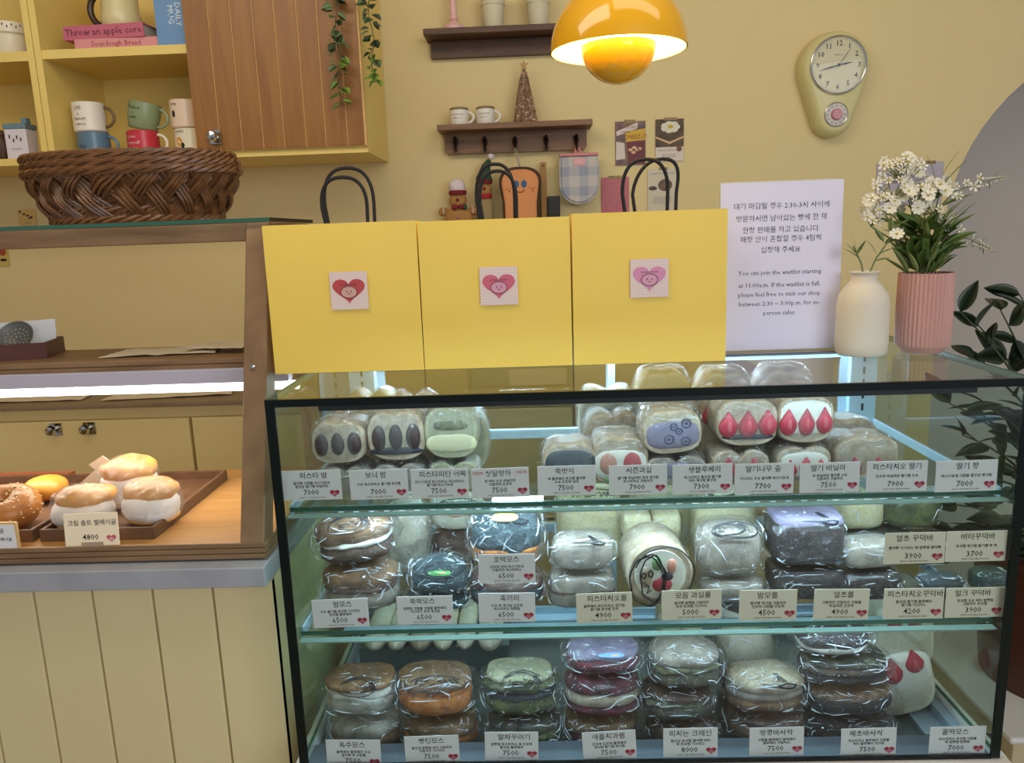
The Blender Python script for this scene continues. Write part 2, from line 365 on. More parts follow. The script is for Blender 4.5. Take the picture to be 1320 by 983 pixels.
bw = abs(b1.x-b0.x)/2-.004
obj('carton', B(-bw,bw,-.045,.045,0,.13,bev=.001), mat('carton_blue','6a93c0',.5), t)
Mr = T(.012,-.0456,.075)@Matrix.Rotation(PI/2,4,'Y')
obj('lettering', text_bm('DAILY\nMUG', .021, M=Mr, spacing=.9), mat('box_ink','dfe6ea',.5), t)
# left bay: ceramic pot, tin, bird
t = thing('ceramic_bowl', 'cream footed dish with a pierced rim in the upper left shelf bay', 'dish', (P(14,60,2.17).x, 2.17, zs2))
obj('bowl', lathe([(.03,0),(.04,.002),(.05,.03),(.052,.055),(.058,.06),(.06,.085),(.057,.085),(.054,.06),(.04,.01)],36), CREAM, t, True)
bm = bmesh.new()
for i in range(36):
    a = 2*PI*i/36; sell(.004,.007,.002,2,2,8,6,bm=bm,c=(.0592*math.cos(a),.0592*math.sin(a),.072+.005*(i%2)))
obj('rim_pattern', bm, BROWNI, t)
tp = P(30,195,2.15)
t = thing('tea_tin', 'white tin with a grey blue lid in the lower left shelf bay', 'tin', (tp.x,2.15,mz))
obj('can', B(-.030,.030,-.025,.025,0,.082,bev=.003), mat('tin_white','dcd6e0',.4), t)
obj('lid', B(-.031,.031,-.026,.026,.082,.096,bev=.002), mat('slate_lid','6c8792',.4), t)
obj('clasp', B(.012,.026,-.012,.012,.096,.112,bev=.003), mat('slate_lid','6c8792',.4), t)
bm = bmesh.new()
for i,(x,z) in enumerate(((-.016,.062),(-.006,.052),(.004,.060),(.014,.054))): disc(ell(x,z,.0022,.006,8),-.0256,bm)
obj('printed_motif', bm, BROWNI, t)
obj('lettering', text_bm('Breakfast',.007,M=T(0,-.0256,.03)), mat('grey_ink','7c7c84',.6), t)
bpz = P(2,165,2.14)
t = thing('bird_figurine', 'small brown bird figurine beside the white tin', 'figurine', (bpz.x-.008,2.14,mz))
obj('body', sell(.035,.07,.03,2,2,16,10,c=(0,0,.036)), mat('bird_brown','4b3422',.6), t, True)
obj('head', sell(.022,.02,.02,2,2,14,8,c=(.004,0,.072)), mat('bird_brown','4b3422',.6), t, True)
obj('beak', tube([(.012,0,.073),(.024,0,.070)],lambda s:.003*(1-s)+.0004,6), mat('bird_brown','4b3422',.6), t)
# ------------------------------------------------------------------ ivy strands hanging over the cabinet
def leafmesh(name, L, W, fold=.15, m=None, n=5, curl=.2):
    bm = bmesh.new(); mid=[];lf=[];rt=[]
    for i in range(n+1):
        s=i/n; w=W/2*math.sin(PI*min(1,s**.8))**.9 if 0<s<1 else 0; z=-curl*L*s*s
        mid.append(bm.verts.new((0,L*s,z)))
        if 0<s<1: lf.append(bm.verts.new((-w,L*s,z+fold*w))); rt.append(bm.verts.new((w,L*s,z+fold*w)))
    for side in (lf,rt):
        bm.faces.new((mid[0],mid[1],side[0]))
        for i in range(len(side)-1): bm.faces.new((mid[i+1],mid[i+2],side[i+1],side[i]))
        bm.faces.new((mid[-2],mid[-1],side[-1]))
    me = bpy.data.meshes.new(name); bm.to_mesh(me); bm.free(); me.materials.append(m)
    me.polygons.foreach_set('use_smooth',[True]*len(me.polygons)); return me
IVG = [mat('ivy_dark','3c4a2e',.5), mat('ivy_mid','64784c',.5), mat('ivy_light','7c9a3e',.5)]
IVL = [leafmesh('leaf',.027,.026,.2,g) for g in IVG]
def ivy(label, px, y_end, Yv, seed):
    rnd = random.Random(seed); top = zt+th+.004; e = P(px,y_end,Yv)
    t = thing('ivy_strand', label, 'ivy', (e.x,Yv,e.z), group='ivy strands')
    H = top-e.z; pts=[(.006*math.sin(k*1.3+seed),.004*math.cos(k),H*k/24) for k in range(25)]+[(0,.06,H+.004),(0,.12,H+.004)]
    obj('stem', tube(pts,.0011,5), IVG[0], t)
    n=int(H/.0075)
    for k in range(n):
        z = k*.0075+rnd.uniform(-.003,.003); o = bpy.data.objects.new('leaf', IVL[2 if k<6 or rnd.random()<.10 else rnd.choice((0,1))]); C.objects.link(o); o.parent=t
        az = rnd.uniform(0,2*PI); 
        if math.sin(az)>.3: az=-az
        o.location=(.005*math.cos(az),.003*math.sin(az)-.002,z)
        d=Vector((math.cos(az),math.sin(az)*.8,rnd.uniform(-.9,.1))).normalized()
        o.rotation_euler=(d.to_track_quat('Y','Z').to_matrix()@Matrix.Rotation(rnd.uniform(-.9,.9),3,'Y')).to_euler()
        s=rnd.uniform(.75,1.15); o.scale=(s,s,s)
ivy('longer green ivy strand hanging in front of the plank door', 441, 133, UY-.045, 3)
ivy('shorter ivy strand hanging past the right edge of the wall cabinet', 483, 106, UY-.04, 9)
# ------------------------------------------------------------------ wall shelves
def wpx(x, y, Y=WY-.01): return P(x,y,Y)
Ysh = WY-.10
a = P(545,37,Ysh); b = P(735,30,Ysh)
t = thing('wall_shelf', 'dark walnut wall shelf at the top, carrying two cream pots', 'shelf', ((a.x+b.x)/2,WY-.001,a.z))
hw = (b.x-a.x)/2
obj('shelf_board', B(-hw,hw,-.10,0,-.017,0,bev=.002), WALNUT, t)
obj('back_board', B(-hw+.01,hw-.01,-.02,0,-.062,-.017), WALNUT, t)
TS = a.z
def onwall(px, Yv): return P(px,30,Yv).x
yo = WY-.055
t = thing('candlestick', 'pink turned candlestick base on the dark walnut shelf', 'candlestick', (onwall(585,yo),yo,TS))
obj('base', lathe([(.030,0),(.031,.010),(.026,.016),(.014,.022),(.009,.028)],28), mat('pink_glaze','dfb0ac',.35), t, True)
obj('stem', lathe([(.008,.0275),(.013,.033),(.009,.045),(.012,.058),(.008,.07),(.011,.10),(.014,.12)],24), mat('pink_glaze','dfb0ac',.35), t, True)
for px,lab in ((636,'left cream flower pot on the dark walnut shelf, with a small dark mark'),(694,'right cream flower pot on the dark walnut shelf, near the yellow lamp')):
    t = thing('flower_pot', lab, 'pot', (onwall(px,yo),yo,TS))
    obj('pot', lathe([(.027,0),(.028,.002),(.032,.062),(.034,.062),(.036,.095),(.033,.095),(.030,.06)],32), mat('pot_cream','cfc6a8',.5), t, True)
    if px<650: obj('mark', disc(ell(0,.078,.006,.004,10),-.0362), INK, t)
a = P(563,161,Ysh); b = P(764,153,Ysh)
hw=(b.x-a.x)/2; HS=(a.z+b.z)/2; hx=(a.x+b.x)/2
t = thing('hook_shelf', 'brown wooden wall shelf with five black coat hooks', 'shelf', (hx,WY-.001,HS))
obj('shelf_board', B(-hw,hw,-.10,0,-.016,0,bev=.002), SHWOOD, t)
hb = P(570,199,WY-.03).z-HS
obj('back_board', prism([(-hw+.012,-.016),(-hw+.012,hb+.008),(-hw+.02,hb),(hw-.02,hb),(hw-.012,hb+.008),(hw-.012,-.016)],-.022,0), SHWOOD, t)
hooks=[]
for px,py in ((587,184),(625,184),(664,184),(704,182),(743,181)):
    p=P(px,py,WY-.035); x=p.x-hx; z=p.z-HS; hooks.append(p)
    bm=sell(.016,.026,.006,2,2,10,8,c=(x,-.025,z+.004))
    tube([(x,-.024,z+.006),(x,-.038,z-.004),(x,-.046,z-.014),(x,-.044,z-.022),(x,-.036,z-.024),(x,-.029,z-.018)],.0042,6,bm=bm)
    tube([(x,-.026,z+.010),(x,-.04,z+.010),(x,-.046,z+.014)],.0045,6,bm=bm)
    obj('hook', bm, mat('bronze_hook','2c211a',.4,.5), t, True)
for px,lab in ((592,'left of the two small white mugs on the hook shelf'),(626,'right small white mug on the hook shelf, nearer the glitter tree')):
    make_mug(lab,(P(px,150,yo).x,yo,HS),.0265,.044,CERW,CERW,text=[('homemade',.0085,.030,-.004),('with love',.0075,.020,-.004)],tcol=mat('grey_ink','7c7c84',.6))
t = thing('glitter_tree', 'gold brown glitter cone tree with a star on top', 'ornament', (P(677,150,yo).x,yo,HS))
bm = lathe([(.034,0),(.033,.01),(.022,.075),(.012,.125),(.004,.15)],40)
for v in bm.verts:
    k=noise.noise(v.co*160); r_=Vector((v.co.x,v.co.y,0)); 
    if r_.length>.002: v.co+=r_.normalized()*k*.005
obj('cone', bm, mat('tree_tinsel','8a6c50',.5,var='5a4030',scale=120), t)
bm=bmesh.new(); rn=random.Random(4)
for i in range(420):
    z=rn.uniform(.004,.140); rr=.034*(1-z/.155)+.002; aa=rn.uniform(0,2*PI)
    sell(.0075,.006,.0075,2,2,5,4,bm=bm,c=(rr*math.cos(aa),rr*math.sin(aa),z))
obj('beads', bm, mat('tree_beads','e0c4a4',.3,.2,var='8a6040',scale=50), t, kind='stuff')
st=[((.014 if i%2==0 else .006)*math.sin(PI*i/5),.160+(.014 if i%2==0 else .006)*math.cos(PI*i/5)) for i in range(10)]
obj('star', prism(st,-.003,.003), mat('star_gold','9a7a4a',.4,.5), t)
# ------------------------------------------------------------------ things hanging under and beside the hook shelf
def hang(name, lab, cat, px, py, Yv, **k): 
    p=P(px,py,Yv); return thing(name,lab,cat,(p.x,Yv,p.z),**k)
GB=mat('gingerbread_felt','a97a44',.85,bump=.4,bscale=300); WF=mat('white_felt','d8ccd0',.9,bump=.5,bscale=200); RF=mat('red_felt','7e1f22',.85); GF=mat('green_felt','2f4630',.85)
t=hang('gingerbread_doll','gingerbread felt doll in a white chef hat behind the middle bag','doll',592,290,WY-.05)
obj('body', sell(.085,.085,.035,2.6,2.4,24,12,c=(0,0,.012)), GB, t, True)
for s in (-1,1): obj('arm', sell(.030,.026,.026,2.2,2.2,14,10,c=(s*.045,0,.040)), GB, t, True)
for s in (-1,1): obj('arm_icing', tube([(s*.041,-.013,.052),(s*.045,-.0145,.044),(s*.042,-.0135,.034)],.0016,5), WF, t)
obj('head', sell(.052,.050,.035,2.2,2.2,20,12,c=(0,0,.072)), GB, t, True)
obj('chef_hat', sell(.050,.046,.040,2.2,2.2,20,12,amp=.003,fs=60,c=(0,0,.110)), WF, t, True)
obj('hat_band', lathe([(.025,0),(.0265,.002),(.0265,.010),(.024,.012)],24,c=(0,0,.088)), RF, t, True)
obj('nose', sell(.010,.010,.008,2,2,10,8,c=(0,-.019,.073)), RF, t, True)
obj('bow', merge(sell(.020,.016,.010,2,2,12,8,c=(-.009,-.019,.052)), sell(.018,.014,.010,2,2,12,8,c=(.010,-.019,.053))), RF, t, True)
obj('leaf_trim', sell(.014,.018,.008,2,2,10,8,c=(.020,-.016,.052)), GF, t, True)
obj('button', sell(.008,.008,.006,2,2,10,8,c=(0,-.021,.022)), mat('pink_felt','b5747a',.8), t, True)
t=hang('stocking_doll','gingerbread felt doll in a green and red pointed hat, beside the bread cushion','doll',626,279,WY-.05)
obj('body', sell(.050,.10,.034,2.6,2.4,20,12,c=(0,0,.015)), mat('tan_felt','9a855c',.85), t, True)
obj('head', sell(.042,.046,.032,2.2,2.2,18,12,c=(0,0,.078)), GB, t, True)
obj('scarf', lathe([(.020,0),(.022,.003),(.022,.010),(.019,.013)],20,c=(0,0,.052)), mat('scarf_red','a6262a',.8), t, True)
obj('hat_cuff', lathe([(.022,0),(.0235,.003),(.0235,.012),(.020,.015)],20,c=(0,0,.094)), RF, t, True)
obj('hat', tube([(0,0,.106),(.002,0,.122),(.008,0,.145),(.018,0,.162)],lambda s:.0195*(1-s)+.006,14), GF, t, True)
obj('hat_trim', tube([(-.014,-.008,.118),(.002,-.019,.116),(.018,-.008,.124)],.002,5), WF, t)
obj('pompom', sell(.020,.018,.018,2,2,12,8,amp=.002,fs=80,c=(.022,0,.171)), WF, t, True)
obj('nose', sell(.009,.009,.007,2,2,10,8,c=(0,-.018,.080)), RF, t, True)
# bread-slice cushion hung by a cord from the third hook
t=hang('bread_cushion','orange toast-slice cushion with dark crust hanging on the third hook','cushion',672,282,WY-.06)
def slice_out(s=1.0, dz=0):
    o=[]; w=.062*s; 
    for i in range(25):
        a=PI*i/24; o.append((w*1.0*math.copysign(abs(math.cos(a))**.75,math.cos(a)), .100*s+dz+.048*s*math.sin(a)**.8))
    return [(w*.86,-.03),(w*.86,.05*s)]+o+[(-w*.86,.05*s),(-w*.86,-.03)]
obj('crust', prism(slice_out(1.0),-.022,.030,bev=.006), mat('crust_brown','4c3420',.8,bump=.3,bscale=200), t, True)
obj('crumb', prism(slice_out(.86,.012),-.030,-.021,bev=.004), mat('toast_orange','dc9560',.85,bump=.3,bscale=200), t, True)
for s in (-1,1):
    obj('eye', disc(ell(s*.011,.098,.008,.011,14),-.0306), mat('eye_blue','2c5c86',.5), t)
    bm=bmesh.new()
    for dx,dz in ((-.006,.002),(0,-.002),(.006,.003),(.003,-.006)): disc(ell(s*.034+dx,.084+dz,.0016,.0022,8),-.0306,bm)
    obj('freckles', bm, RF, t)
obj('mouth', tube([(.012*math.cos(PI+PI*i/8),-.0304,.082+.007*math.sin(PI+PI*i/8)) for i in range(9)],.0012,5), RF, t)
hk=hooks[2]; lx=hk.x-t.location.x; lz=hk.z-t.location.z
obj('hanging_cord', tube([(0,0,.146),(lx-.003,-.01+.02,lz-.022+.0),(lx,.012,lz-.014),(lx+.003,-.0+.01,lz-.022),(.002,0,.146)],.0015,5), mat('cord_grey','a69c8c',.7), t)
t=hang('wooden_stick','flat wooden paddle stick with a hole, right of the bread cushion','kitchen tool',702,285,WY-.03)
bm=B(-.009,.009,-.006,.004,-.03,.170,bev=.0015); obj('blade', bm, mat('stick_wood','a3783e',.6), t)
h=obj('hole', lathe([(.0028,0),(.0028,.0005)],12) , BLACK, t); h.rotation_euler=(PI/2,0,0); h.location=(0,-.0062,.160)
t=hang('black_pouch','black box-shaped holder between wooden stick and oven mitt','holder',716,282,WY-.03)
obj('case', B(-.022,.014,-.02,.02,-.03,.066,bev=.002), BLACK, t)
# oven mitt
def plaid(name):
    M=bpy.data.materials.new(name); M.use_nodes=True; nt=M.node_tree; b=nt.nodes['Principled BSDF']; L=nt.links.new; N=nt.nodes.new
    tc=N('ShaderNodeTexCoord'); sp=N('ShaderNodeSeparateXYZ'); L(tc.outputs['Object'],sp.inputs[0]); fs=[]
    for k,off in ((0,.008),(2,.012)):
        a=N('ShaderNodeMath'); a.operation='ADD'; a.inputs[1].default_value=off+1; L(sp.outputs[k],a.inputs[0])
        m_=N('ShaderNodeMath'); m_.operation='MODULO'; m_.inputs[1].default_value=.056; L(a.outputs[0],m_.inputs[0])
        g=N('ShaderNodeMath'); g.operation='LESS_THAN'; g.inputs[1].default_value=.026; L(m_.outputs[0],g.inputs[0]); fs.append(g)
    s=N('ShaderNodeMath'); s.operation='ADD'; L(fs[0].outputs[0],s.inputs[0]); L(fs[1].outputs[0],s.inputs[1])
    h=N('ShaderNodeMath'); h.operation='MULTIPLY'; h.inputs[1].default_value=.5; L(s.outputs[0],h.inputs[0])
    r=N('ShaderNodeValToRGB'); r.color_ramp.elements[0].color=lin('c4beb8'); r.color_ramp.elements[1].color=lin('989cae'); L(h.outputs[0],r.inputs[0]); L(r.outputs[0],b.inputs['Base Color']); b.inputs['Roughness'].default_value=.9
    return M
t=hang('oven_mitt','blue and white checked oven mitt with pink band on the last hook','oven mitt',746,200,WY-.045)
out=[(-.055,0),(-.058,-.03),(-.058,-.085)]+[(-.058*math.cos(PI*i/14),-.085-.055*math.sin(PI*i/14)) for i in range(1,14)]+[(.058,-.085),(.058,-.03),(.055,0)]
obj('mitt', prism(out,-.016,.016,bev=.007), plaid('plaid_cloth'), t, True)
obj('band', B(-.057,.057,-.0175,.0175,-.003,.005,bev=.002), mat('pink_trim','d68c8c',.8), t, True)
obj('label_patch', B(-.016,.018,-.0185,-.016,-.030,-.010), mat('pink_patch','e0a6ac',.7), t)
obj('lettering', text_bm('home',.010,M=T(.001,-.0188,-.019)), mat('white_ink','e8d4d4',.5), t)
hk=hooks[4]; lx=hk.x-t.location.x; lz=hk.z-t.location.z
obj('loop', tube([(-.010,0,.004),(lx-.003,.004,lz-.020),(lx,.006,lz-.012),(lx+.003,.004,lz-.020),(.010,0,.004)],.0028,6), mat('pink_trim','d68c8c',.8), t)
# ------------------------------------------------------------------ postcards and notes taped to the wall
def poster(name,lab,cat,x0,y0,x1,y1,m):
    a=P(x0,y0,WY-.003); b=P(x1,y1,WY-.003); w=(b.x-a.x)/2; h=(a.z-b.z)/2
    t=thing(name,lab,cat,((a.x+b.x)/2,WY-.003,(a.z+b.z)/2)); obj('sheet',B(-w,w,-.0006,.0006,-h,h),m,t); return t,w,h
TAPE=mat('gold_tape','a58238',.4,var='4a3a22',scale=300)
t,w,h=poster('picture_card','colourful snack recipe card on the wall, maroon and yellow','picture card',793,157,832,212,mat('card_photo_a','8c7058',.6,var='5a4a5c',scale=40))
obj('picture',prism([(-w*.15,-h*.95),(w*.98,-h*.95),(w*.98,h*.1),(-w*.25,h*.05)],-.0009,-.0006),mat('maroon_print','6d3038',.6),t)
obj('picture',prism([(-w*.3,h*.06),(w*.98,h*.14),(w*.98,h*.66),(-w*.35,h*.52)],-.0009,-.0006),mat('mustard_print','d0a838',.6),t)
obj('lettering',text_bm('CHEEZ-IT',.016,M=T(w*.33,-.0012,h*.28)),mat('red_print','8c2c20',.6),t)
obj('picture',prism([(-w*.95,h*.55),(w*.5,h*.95),(w*.45,h*.66),(-w*.9,h*.35)],-.0009,-.0006),mat('offwhite_print','d8ccc0',.6),t)
obj('lettering',merge(text_bm('SNACK MIX',.010,M=T(-w*.2,-.0012,h*.72)),text_bm('SNACK',.009,M=T(-w*.3,-.0012,h*.52))),mat('red_print','8c2c20',.6),t)
obj('picture',prism([(-w*.97,-h*.75),(-w*.35,-h*.7),(-w*.4,h*.02),(-w*.95,h*.1)],-.0009,-.0006),mat('offwhite_print','d8ccc0',.6),t)
bm=bmesh.new()
for dx,dz in ((.0,-.3),(.25,-.2),(.45,-.3),(.2,-.42),(.6,-.26)): disc(ell(w*dx,h*dz,w*.15,h*.07,10),-.0011,bm)
obj('picture',bm,mat('cream_print','d9b48c',.6),t)
obj('tape',B(-.018,.014,-.0016,-.0006,h-.006,h+.004),TAPE,t)
t,w,h=poster('picture_card','white flower and layered bread photo card, top right of the notes','picture card',845,154,881,207,mat('card_photo_b','6a543c',.6,var='3c2f22',scale=50))
bm=bmesh.new()
for i in range(7): aa=2*PI*i/7; disc(ell(w*.05+w*.42*math.cos(aa),h*.62+h*.16*math.sin(aa),w*.28,h*.13,12),-.0009-.00002*i,bm)
obj('picture',bm,mat('petal_print','dcd8c4',.6),t)
obj('picture',disc(ell(w*.05,h*.64,w*.2,h*.09,12),-.0013),mat('mustard_print','d0a838',.6),t)
bm=prism([(-w,h*.12),(0,-h*.18),(w,h*.1),(w,h*.18),(0,-h*.08),(-w,h*.2)],-.0009,-.0006)
obj('picture',bm,mat('cream_print','d9b48c',.6),t)
obj('picture',prism([(-w,-h),(w,-h),(w,-h*.32),(-w,-h*.32)],-.0009,-.0006),mat('offwhite_print','d8ccc0',.6),t)
obj('lettering',merge(text_bm('HONEY BUTTER TOAST',.0055,M=T(-w*.15,-.0012,-h*.48)),text_bm('butter, honey, egg,\nflour, sugar, milk',.0055,M=T(-w*.05,-.0012,-h*.74))),INK,t)
obj('seal',disc(ell(w*.68,-h*.42,w*.2,w*.2,14),-.0013),mat('seal_brown','7a4b34',.6),t)
obj('tape',B(-.016,.022,-.0016,-.0006,h-.004,h+.004),TAPE,t)
t,w,h=poster('recipe_note','white recipe sheet with a brown bread photo, below the flower card','note',835,218,872,273,mat('note_white','cfc6b0',.6))
obj('picture',disc(ell(w*.2,h*.25,w*.5,h*.28,14),-.0009),mat('bread_print','7c604a',.6,var='5c4433',scale=60),t)
obj('picture',disc(ell(-w*.65,h*.12,w*.3,h*.1,10),-.0009),mat('dark_print','4c3c34',.6),t)
obj('lettering',merge(text_bm('CINNAMON BREAD RECIPE',.0058,M=T(0,-.0012,h*.78)),text_bm('flour 300g, milk 200g\nsugar 40g, butter 30g\nbake at 180 for 25 min\ncool and slice',.0062,M=T(0,-.0012,-h*.45))),mat('grey_ink','7c7c84',.6),t)
obj('tape',B(-.010,.016,-.0016,-.0006,h-.004,h+.004),TAPE,t)
t,w,h=poster('memo_sheet','plain pink memo sheet taped to the wall behind the right bag','note',775,229,811,275,mat('memo_pink','c4747c',.7,var='b86a74',scale=80))
obj('tape',B(-.020,.020,-.0016,-.0006,h-.005,h+.004),TAPE,t)
t,w,h=poster('notice_sheet','lilac white notice taped to the wall behind the white flowers','note',1131,211,1213,262,mat('notice_lilac','b6aebc',.7))
obj('tape',B(-w*.85,w*.75,-.0016,-.0006,h-.006,h+.003),TAPE,t)
obj('lettering',merge(text_bm('notice',.012,M=T(w*.1,-.0012,h*.25)),text_bm('please wait here',.010,M=T(w*.1,-.0012,-h*.25))),mat('grey_ink','7c7c84',.6),t)
t,w,h=poster('small_picture','small red and yellow picture at the far left above the worktop','picture card',-14,318,13,343,mat('picture_yellow','c8ae5c',.6))
obj('picture',disc(ell(w*.4,h*.45,w*.4,h*.4,12),-.0009),mat('picture_red','a2482c',.6),t)
obj('picture',disc(ell(w*.4,-h*.35,w*.4,h*.14,12),-.0009),INK,t)
t,w,h=poster('wall_decal','tiny brown sprig decal on the wall left of the wicker baskets','decal',22,270,48,290,mat('decal_clear','d8b873',.7))
bm=bmesh.new()
for x,z in ((-.7,.7),(-.3,.4),(.1,.2),(.3,-.1),(.5,.0)): disc(ell(w*x,h*z,w*.16,h*.14,8),-.0009,bm)
obj('picture',bm,BROWNI,t); obj('lettering',text_bm('bakery',.008,M=T(w*.1,-.0012,-h*.7)),mat('grey_ink','7c7c84',.6),t)
# ------------------------------------------------------------------ clock
c=P(1077,86,WY-.05); cb=P(1076,170,WY-.05); ct=P(1076,40,WY-.05)
sc_=.98
t=thing('wall_clock','cream retro wall clock with a small kitchen timer dial below','clock',(c.x+.004,WY-.001,c.z))
Rb=.099; rb=.055; zb2=-.135
def egg(s,k=0):
    o=[]
    # tangent hull of two circles
    d=-zb2; al=math.asin((Rb-rb)/d)
    for i in range(29):
        a=-al+(PI+2*al)*i/28; o.append(((Rb-k)*math.cos(a),(Rb-k)*math.sin(a)))
    for i in range(17):
        a=PI+al+(PI-2*al)*i/16; o.append(((rb-k)*math.cos(a),zb2+(rb-k)*math.sin(a)))
    return o
CLK=mat('clock_cream','d6cd94',.35)
obj('case_back', prism(egg(1),-.0298,0), CLK, t, True)
nb=bmesh.new(); rings=[]
for y_,k_ in ((-.030,.0),(-.0355,.0008),(-.044,.004),(-.051,.0085),(-.0555,.014),(-.0578,.020)):
    rings.append([nb.verts.new((x,y_,z)) for x,z in egg(1,k_)])
for r1_,r2_ in zip(rings,rings[1:]):
    for i in range(len(r1_)): nb.faces.new((r1_[i],r1_[(i+1)%len(r1_)],r2_[(i+1)%len(r1_)],r2_[i]))
nb.faces.new(rings[-1]); bmesh.ops.recalc_face_normals(nb,faces=nb.faces[:])
obj('case_front', nb, CLK, t, True)
def ring(x,z,r,rr,y,m,name):
    obj(name, tube([(x+r*math.cos(2*PI*i/40),y,z+r*math.sin(2*PI*i/40)) for i in range(40)],rr,8,closed=True), m, t, True)
ring(0,.002,.077,.0035,-.060,CHROME,'bezel'); 
fc=obj('clock_face', prism(ell(0,.002,.077,.077,40),-.0600,-.058), mat('face_cream','cfc9a6',.5), t)
bm=bmesh.new()
for i in range(1,13):
    a=2*PI*i/12; text_bm(str(i),.020,bm=bm,M=T(.058*math.sin(a),-.0606,.002+.058*math.cos(a)),bold=.0006)
obj('numerals', bm, INK, fc)
bm=bmesh.new()
for i in range(60):
    a=2*PI*i/60; disc([(math.sin(a)*r_+math.cos(a)*s,.002+math.cos(a)*r_-math.sin(a)*s) for r_,s in ((.068,-.0005),(.072,-.0005),(.072,.0005),(.068,.0005))],-.0606,bm)
obj('minute_marks', bm, INK, fc)
obj('lettering', text_bm('kitchen',.008,M=T(0,-.0606,.030)), mat('grey_ink','7c7c84',.6), fc)
def hand(name,ang,L,wd,y,back=.0):
    a=math.radians(ang); dx,dz=math.sin(a),math.cos(a); px_,pz_=dz,-dx
    pts=[(-dx*back,-dz*back),(px_*wd+dx*L*.4,pz_*wd+dz*L*.4),(dx*L,dz*L),(-px_*wd+dx*L*.4,-pz_*wd+dz*L*.4)]
    obj(name, prism([(x,z+.002) for x,z in pts],y-.0008,y), INK, t)
hand('hour_hand',80,.044,.0028,-.0615,.008); hand('minute_hand',256,.058,.0024,-.063,.008); hand('second_hand',36,.062,.0007,-.0645,.02)
obj('hub', sell(.009,.009,.004,2,2,12,8,c=(0,-.0645,.002)), INK, t, True)
obj('clock_glass', disc(ell(0,.002,.076,.076,40),-.067), glassmat('clock_glass',(1,1,1),gain=.8), t)
ring(0,zb2+.004,.032,.0022,-.060,CHROME,'timer_bezel')
obj('timer_dial', prism(ell(0,zb2+.004,.032,.032,30),-.061,-.058), mat('dial_white','d3cdc4',.5), t)
bm=bmesh.new()
for i in range(12):
    a=2*PI*i/12; text_bm(str((i*5) or 60),.0075,bm=bm,M=T(.0245*math.sin(a),-.0614,zb2+.004+.0245*math.cos(a))@Matrix.Rotation(a,4,'Y'))
obj('timer_numerals', bm, INK, t)
kb=lathe([(.016,0),(.015,.008),(.013,.010)],24,rfun=lambda a:1+.03*math.cos(a*10)); bmesh.ops.transform(kb,matrix=T(0,-.061,zb2+.004)@Matrix.Rotation(PI/2,4,'X'),verts=kb.verts[:])
obj('timer_knob', kb, mat('knob_pink','c98a92',.4), t, True)
# ------------------------------------------------------------------ pendant lamp
LY=1.3; lc=P(797,66,LY); a=P(709,66,LY); b=P(885,66,LY); LR=(b.x-a.x)/2
t=thing('pendant_lamp','glossy yellow double-dome pendant lamp hanging above the bags','lamp',(lc.x,LY,lc.z))
YL=mat('lamp_yellow','f4b216',.14,coat=.6); LW=mat('lamp_inner_white','f2e4a8',.5)
prof=[(LR*math.cos(a_),LR*.98*math.sin(a_)) for a_ in [PI/2*.96*i/16 for i in range(17)]]
obj('outer_shade', lathe(prof,56,cap=False), YL, t, True)
obj('shade_lining', lathe([(r_*.985-.0005,z*.98) for r_,z in prof],56,cap=False), LW, t, True)
r2=LR*.545; z2=.008
prof2=[(max(.0005,r2*math.sin(a_)),z2-r2*.98*math.cos(a_)) for a_ in [PI/2*i/14 for i in range(15)]]
obj('inner_shade', lathe(prof2+[(r2*.96,z2)],48,cap=False), YL, t, True)
obj('inner_lining', lathe([(r_*.96,z*.97) for r_,z in prof2],48,cap=False), LW, t, True)
bm=bmesh.new()
for i in range(3):
    a_=PI/2+2*PI*i/3; tube([(r2*.9*math.cos(a_),r2*.9*math.sin(a_),z2-.005),(LR*.66*math.cos(a_),LR*.66*math.sin(a_),LR*.70)],.0012,5,bm=bm)
obj('strut', bm, CHROME, t)
obj('bulb', sell(.045,.055,.045,2,2,16,12,c=(0,0,z2+.01)), mat('bulb_glow',(1,.80,.45),emit=8), t, True)
obj('canopy_cap', lathe([(.012,0),(.012,.03),(.004,.04)],20,c=(0,0,LR*.97)), YL, t, True)
obj('cable', tube([(0,0,LR),(0,0,2.62-lc.z)],.003,8), mat('cable_orange','d8a038',.6), t)
l=bpy.data.lights.new('lamp_bulb_light','POINT'); l.energy=3.2; l.color=(1,.78,.45); l.shadow_soft_size=.03
o=bpy.data.objects.new('lamp_bulb_light',l); C.objects.link(o); o.location=(lc.x,LY,lc.z+.055)
# ------------------------------------------------------------------ left counter with boards
SZ=P(340,731,1.10).z; SXR=P(340,731,1.10).x
t=thing('counter','pale yellow boarded service counter under the wooden bread case','counter',(0,0,0))
BY=1.13; bxr=P(351,760,BY).x
edges=[P(x,764,BY).x for x in (42.4,118,196,274)]; wv=(edges[3]-edges[0])/3
xs=[edges[0]-wv*k for k in range(7,0,-1)]+edges+[bxr]
obj('core', B(xs[0],bxr-.012,BY+.014,1.55,.02,SZ-.032), mat('board_groove','b09c62',.7), t)
for a_,b_ in zip(xs,xs[1:]): obj('board', B(a_+.0018,b_-.0018 if b_!=bxr else b_,BY,BY+.015,.02,SZ-.036,bev=.0015), BOARD, t)
obj('side_board', B(bxr-.012,bxr,BY+.002,1.55,.02,SZ-.036), BOARD, t)
setp(obj('stone_worktop', B(-2.2,SXR,1.10,1.57,SZ-.033,SZ,bev=.002), STONE), 'grey stone-look slab on top of the yellow boarded counter','counter top')
